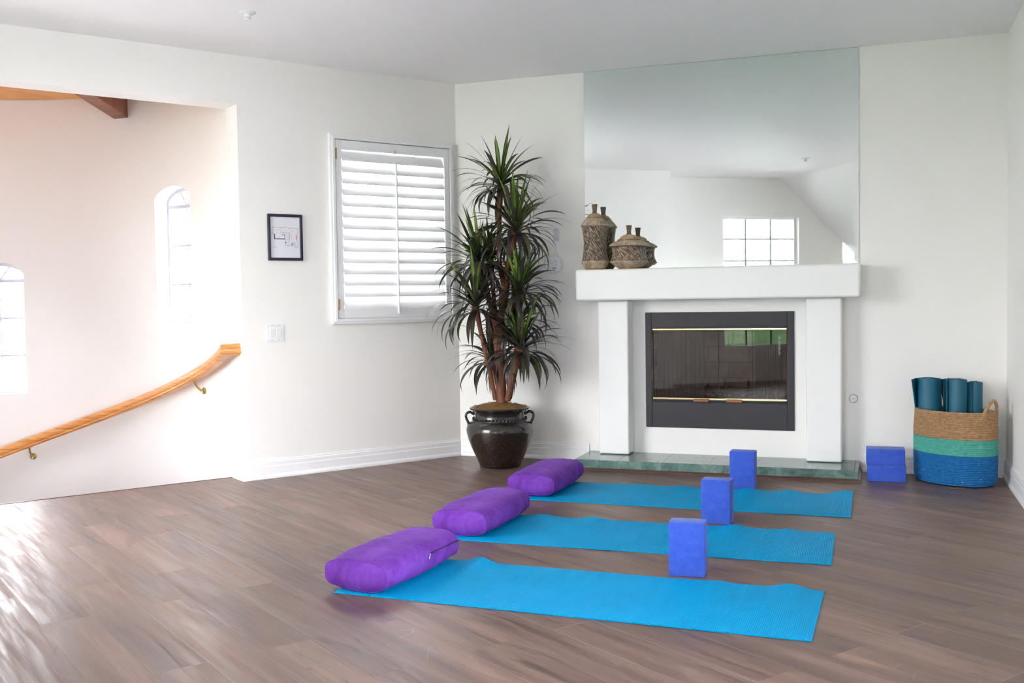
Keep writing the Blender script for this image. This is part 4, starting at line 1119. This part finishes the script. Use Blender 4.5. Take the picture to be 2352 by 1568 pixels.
# rolled mats standing in the basket
def roll(x, y, z0, hgt, r, turns, label, a0=0, flap=None, lean=(0,0)):
    bm = NB(); th_ = .0052; pts = []; n = int(turns*26); 
    for k in range(n+1):
        t = k/n; a = a0 + turns*2*pi*t; rr_2 = .010 + (r-.010)*t; pts.append((rr_2*cos(a), rr_2*sin(a)))
    if flap:
        a = a0 + turns*2*pi; px_, py_ = pts[-1]; dx, dy = -sin(a), cos(a)
        for k in range(1, 9): 
            t = k/8; bend = flap[1]*t; dd = (dx*cos(bend)-dy*sin(bend), dx*sin(bend)+dy*cos(bend)); px_ += dd[0]*flap[0]/8; py_ += dd[1]*flap[0]/8; pts.append((px_, py_))
    nn_ = len(pts); cols = []
    for i, (px_, py_) in enumerate(pts):
        a, b = pts[max(0, i-1)], pts[min(nn_-1, i+1)]; d = Vector((b[0]-a[0], b[1]-a[1])).normalized(); m_ = Vector((-d.y, d.x))*th_/2
        isf = max(0, i-(nn_-9)) if flap else 0
        for_z = []
        zt_ = z0 + hgt + .010*(1-i/nn_)
        c4 = []
        for sgn in (-1, 1):
            for zi in range(5):
                z = z0 + (zt_-z0)*(0, .66, .77, .88, 1)[zi]
                X_, Y_ = px_, py_
                if isf and zi < 4:  # the loose end opens only above the rim
                    q_ = pts[nn_-9]; q2 = pts[max(0, nn_-9-isf*2)]; f_ = (0, 0, .28, .62)[zi]
                    X_ = q_[0]*(1-f_) + px_*f_ + (0 if f_ else 0); Y_ = q_[1]*(1-f_) + py_*f_
                    if zi < 2: X_ += m_.x*.0; X_ = q_[0]*.98 + (px_-q_[0])*.06; Y_ = q_[1]*.98 + (py_-q_[1])*.06
                c4.append(bm.verts.new((X_+sgn*m_.x + lean[0]*(z-z0), Y_+sgn*m_.y + lean[1]*(z-z0), z)))
        cols.append(c4)
    for i in range(nn_-1):
        A_, B2 = cols[i], cols[i+1]
        for zi in range(4):
            bm.faces.new((A_[zi], B2[zi], B2[zi+1], A_[zi+1])); bm.faces.new((A_[5+zi], A_[6+zi], B2[6+zi], B2[5+zi]))
        bm.faces.new((A_[4], B2[4], B2[9], A_[9])); bm.faces.new((A_[0], A_[5], B2[5], B2[0]))
    for cI in (cols[0], cols[-1]):
        for zi in range(4): bm.faces.new((cI[zi], cI[zi+1], cI[6+zi], cI[5+zi]))
    o = link('rolled_yoga_mat', bm, 'matteal', smooth=rad(45)); o.location = (x, y, 0)
    return tag(o, label, 'rolled mat', 'dark teal rolled mats in the basket')
roll(3.308, -.182, .016, .622, .080, 4, 'dark teal rolled mat standing leftmost in the basket, its outer end peeling away', rad(180), (.075, -.5), (-.03, .0))
roll(3.450, -.285, .016, .625, .062, 4, 'dark teal tightly rolled mat standing at the front of the basket', rad(200), None, (.0,.0))
roll(3.553, -.232, .016, .605, .054, 3, 'dark teal rolled mat standing rightmost in the basket, under the handle', rad(250), None, (.0,.0))
roll(3.420, -.150, .016, .615, .050, 3, 'dark teal rolled mat mostly hidden behind the others in the basket', rad(120), (.05,-.4), (-.0,.0))
# scrap of fibre on the floor
bm = NB(); p_ = Vector((3.40, -.475, .002)); tube(bm, crspline([p_, p_+Vector((.02,-.012,0)), p_+Vector((.045,.004,0)), p_+Vector((.07,-.004,0)), p_+Vector((.085,.010,0))], 5), .0018, 6)
tag(link('fibre_scrap', bm, 'ropenat'), 'tiny curl of basket fibre lying on the floor before the basket', 'scrap')

# ------------------------------------------------------------------ outdoors
bm = NB(); box(bm, -60, 60, -60, 60, -3.3, -3.2); tag(link('floor_outdoor_ground', bm, 'bounceground'), kind='structure')

hg = thing('hedge', 'leafy green hedge outdoors, seen only as a reflection in the fireplace glass', 'hedge', LF(17, 5.0, -3.2))
bm = NB(); NA, NBk = 90, 26; gr = []
for i in range(NA+1):
    rw = []
    for k in range(NBk+1):
        u = (i/NA-.5)*22; a = pi*k/NBk; r_ = 1 + .10*noise.noise(Vector((u*.9, a*3, 2))) + .07*noise.noise(Vector((u*4, a*9, 5)))
        rw.append(bm.verts.new(Nv*u + Lv*(-1.6*cos(a)*r_) + Vector((0,0,4.35*max(0, sin(a))**.5*r_))))
    gr.append(rw)
for i in range(NA):
    for k in range(NBk): bm.faces.new((gr[i][k], gr[i+1][k], gr[i+1][k+1], gr[i][k+1]))
tag(link('foliage', bm, 'shrub', hg, smooth=rad(90)), kind='stuff')
# ------------------------------------------------------------------ light
wd = bpy.data.worlds.new('sky'); sc.world = wd; wd.use_nodes = True; nt = wd.node_tree; bg = nt.nodes['Background']
tc = nt.nodes.new('ShaderNodeTexCoord'); sp = nt.nodes.new('ShaderNodeSeparateXYZ'); nt.links.new(tc.outputs['Generated'], sp.inputs[0])
rp = nt.nodes.new('ShaderNodeValToRGB'); nt.links.new(sp.outputs[2], rp.inputs[0]); e_ = rp.color_ramp.elements
e_[0].position = 0; e_[0].color = (1.0,.958,.968,1); e_[1].position = 1; e_[1].color = (.85,.87,1.0,1)
nt.links.new(rp.outputs[0], bg.inputs[0]); bg.inputs[1].default_value = 7.0
def portal(c, nrm, sx, sy):
    ld = bpy.data.lights.new('portal', 'AREA'); ld.shape = 'RECTANGLE'; ld.size = sx; ld.size_y = sy; ld.cycles.is_portal = True
    o = bpy.data.objects.new('portal', ld); C.objects.link(o); o.location = c
    o.rotation_euler = (-nrm).to_track_quat('Z', 'Y').to_euler() if abs(nrm.z) < .9 else ((0,0,0) if nrm.z < 0 else (pi,0,0))
portal(RF((w4[0]+w4[1])/2, -.15, (w4[2]+w4[3])/2), Vector((-1,0,0)), w4[1]-w4[0], w4[3]-w4[2])
portal(LF(SW1+.15, (w3[0]+w3[1])/2, (w3[2]+w3[3])/2), -Lv, w3[1]-w3[0], w3[3]-w3[2])
for w_ in (w1, w2): portal(LF(SW2+.14, (w_[0]+w_[1])/2, (w_[2]+w_[3])/2) if False else LF(SW2+.15, (w_[0]+w_[1])/2, (w_[2]+w_[3])/2), -Lv, w_[1]-w_[0], w_[3]-w_[2])
portal(LF((WS0+WS1)/2, -.19, (WZ0+WZ1)/2), Nv, WS1-WS0, WZ1-WZ0)
for w_ in wins:
    ph = (w_[0]+w_[1])/2; d = (SF(ph, 0, 0) - SF(ph, 1, 0)).normalized(); portal(SF(ph, R+.165, (w_[2]+w_[3]+.12)/2), d, .42, w_[3]-w_[2]+.16)
portal(LC + Vector((0,0,ZC+.12)), Vector((0,0,-1)), RI*1.9, RI*1.9)

vs_ = sc.view_settings; sc.display_settings.display_device = 'sRGB'; vs_.view_transform = 'Standard'; vs_.look = 'None'; vs_.gamma = 1; vs_.use_curve_mapping = False
vs_.exposure = 1.70
cy = sc.cycles; cy.use_denoising = True; cy.use_adaptive_sampling = True; cy.adaptive_threshold = .15; cy.adaptive_min_samples = 24; cy.max_bounces = 8; cy.diffuse_bounces = 5; cy.glossy_bounces = 5; cy.transparent_max_bounces = 10
cy.caustics_reflective = True; cy.caustics_refractive = False; cy.sample_clamp_indirect = 8; cy.blur_glossy = .5
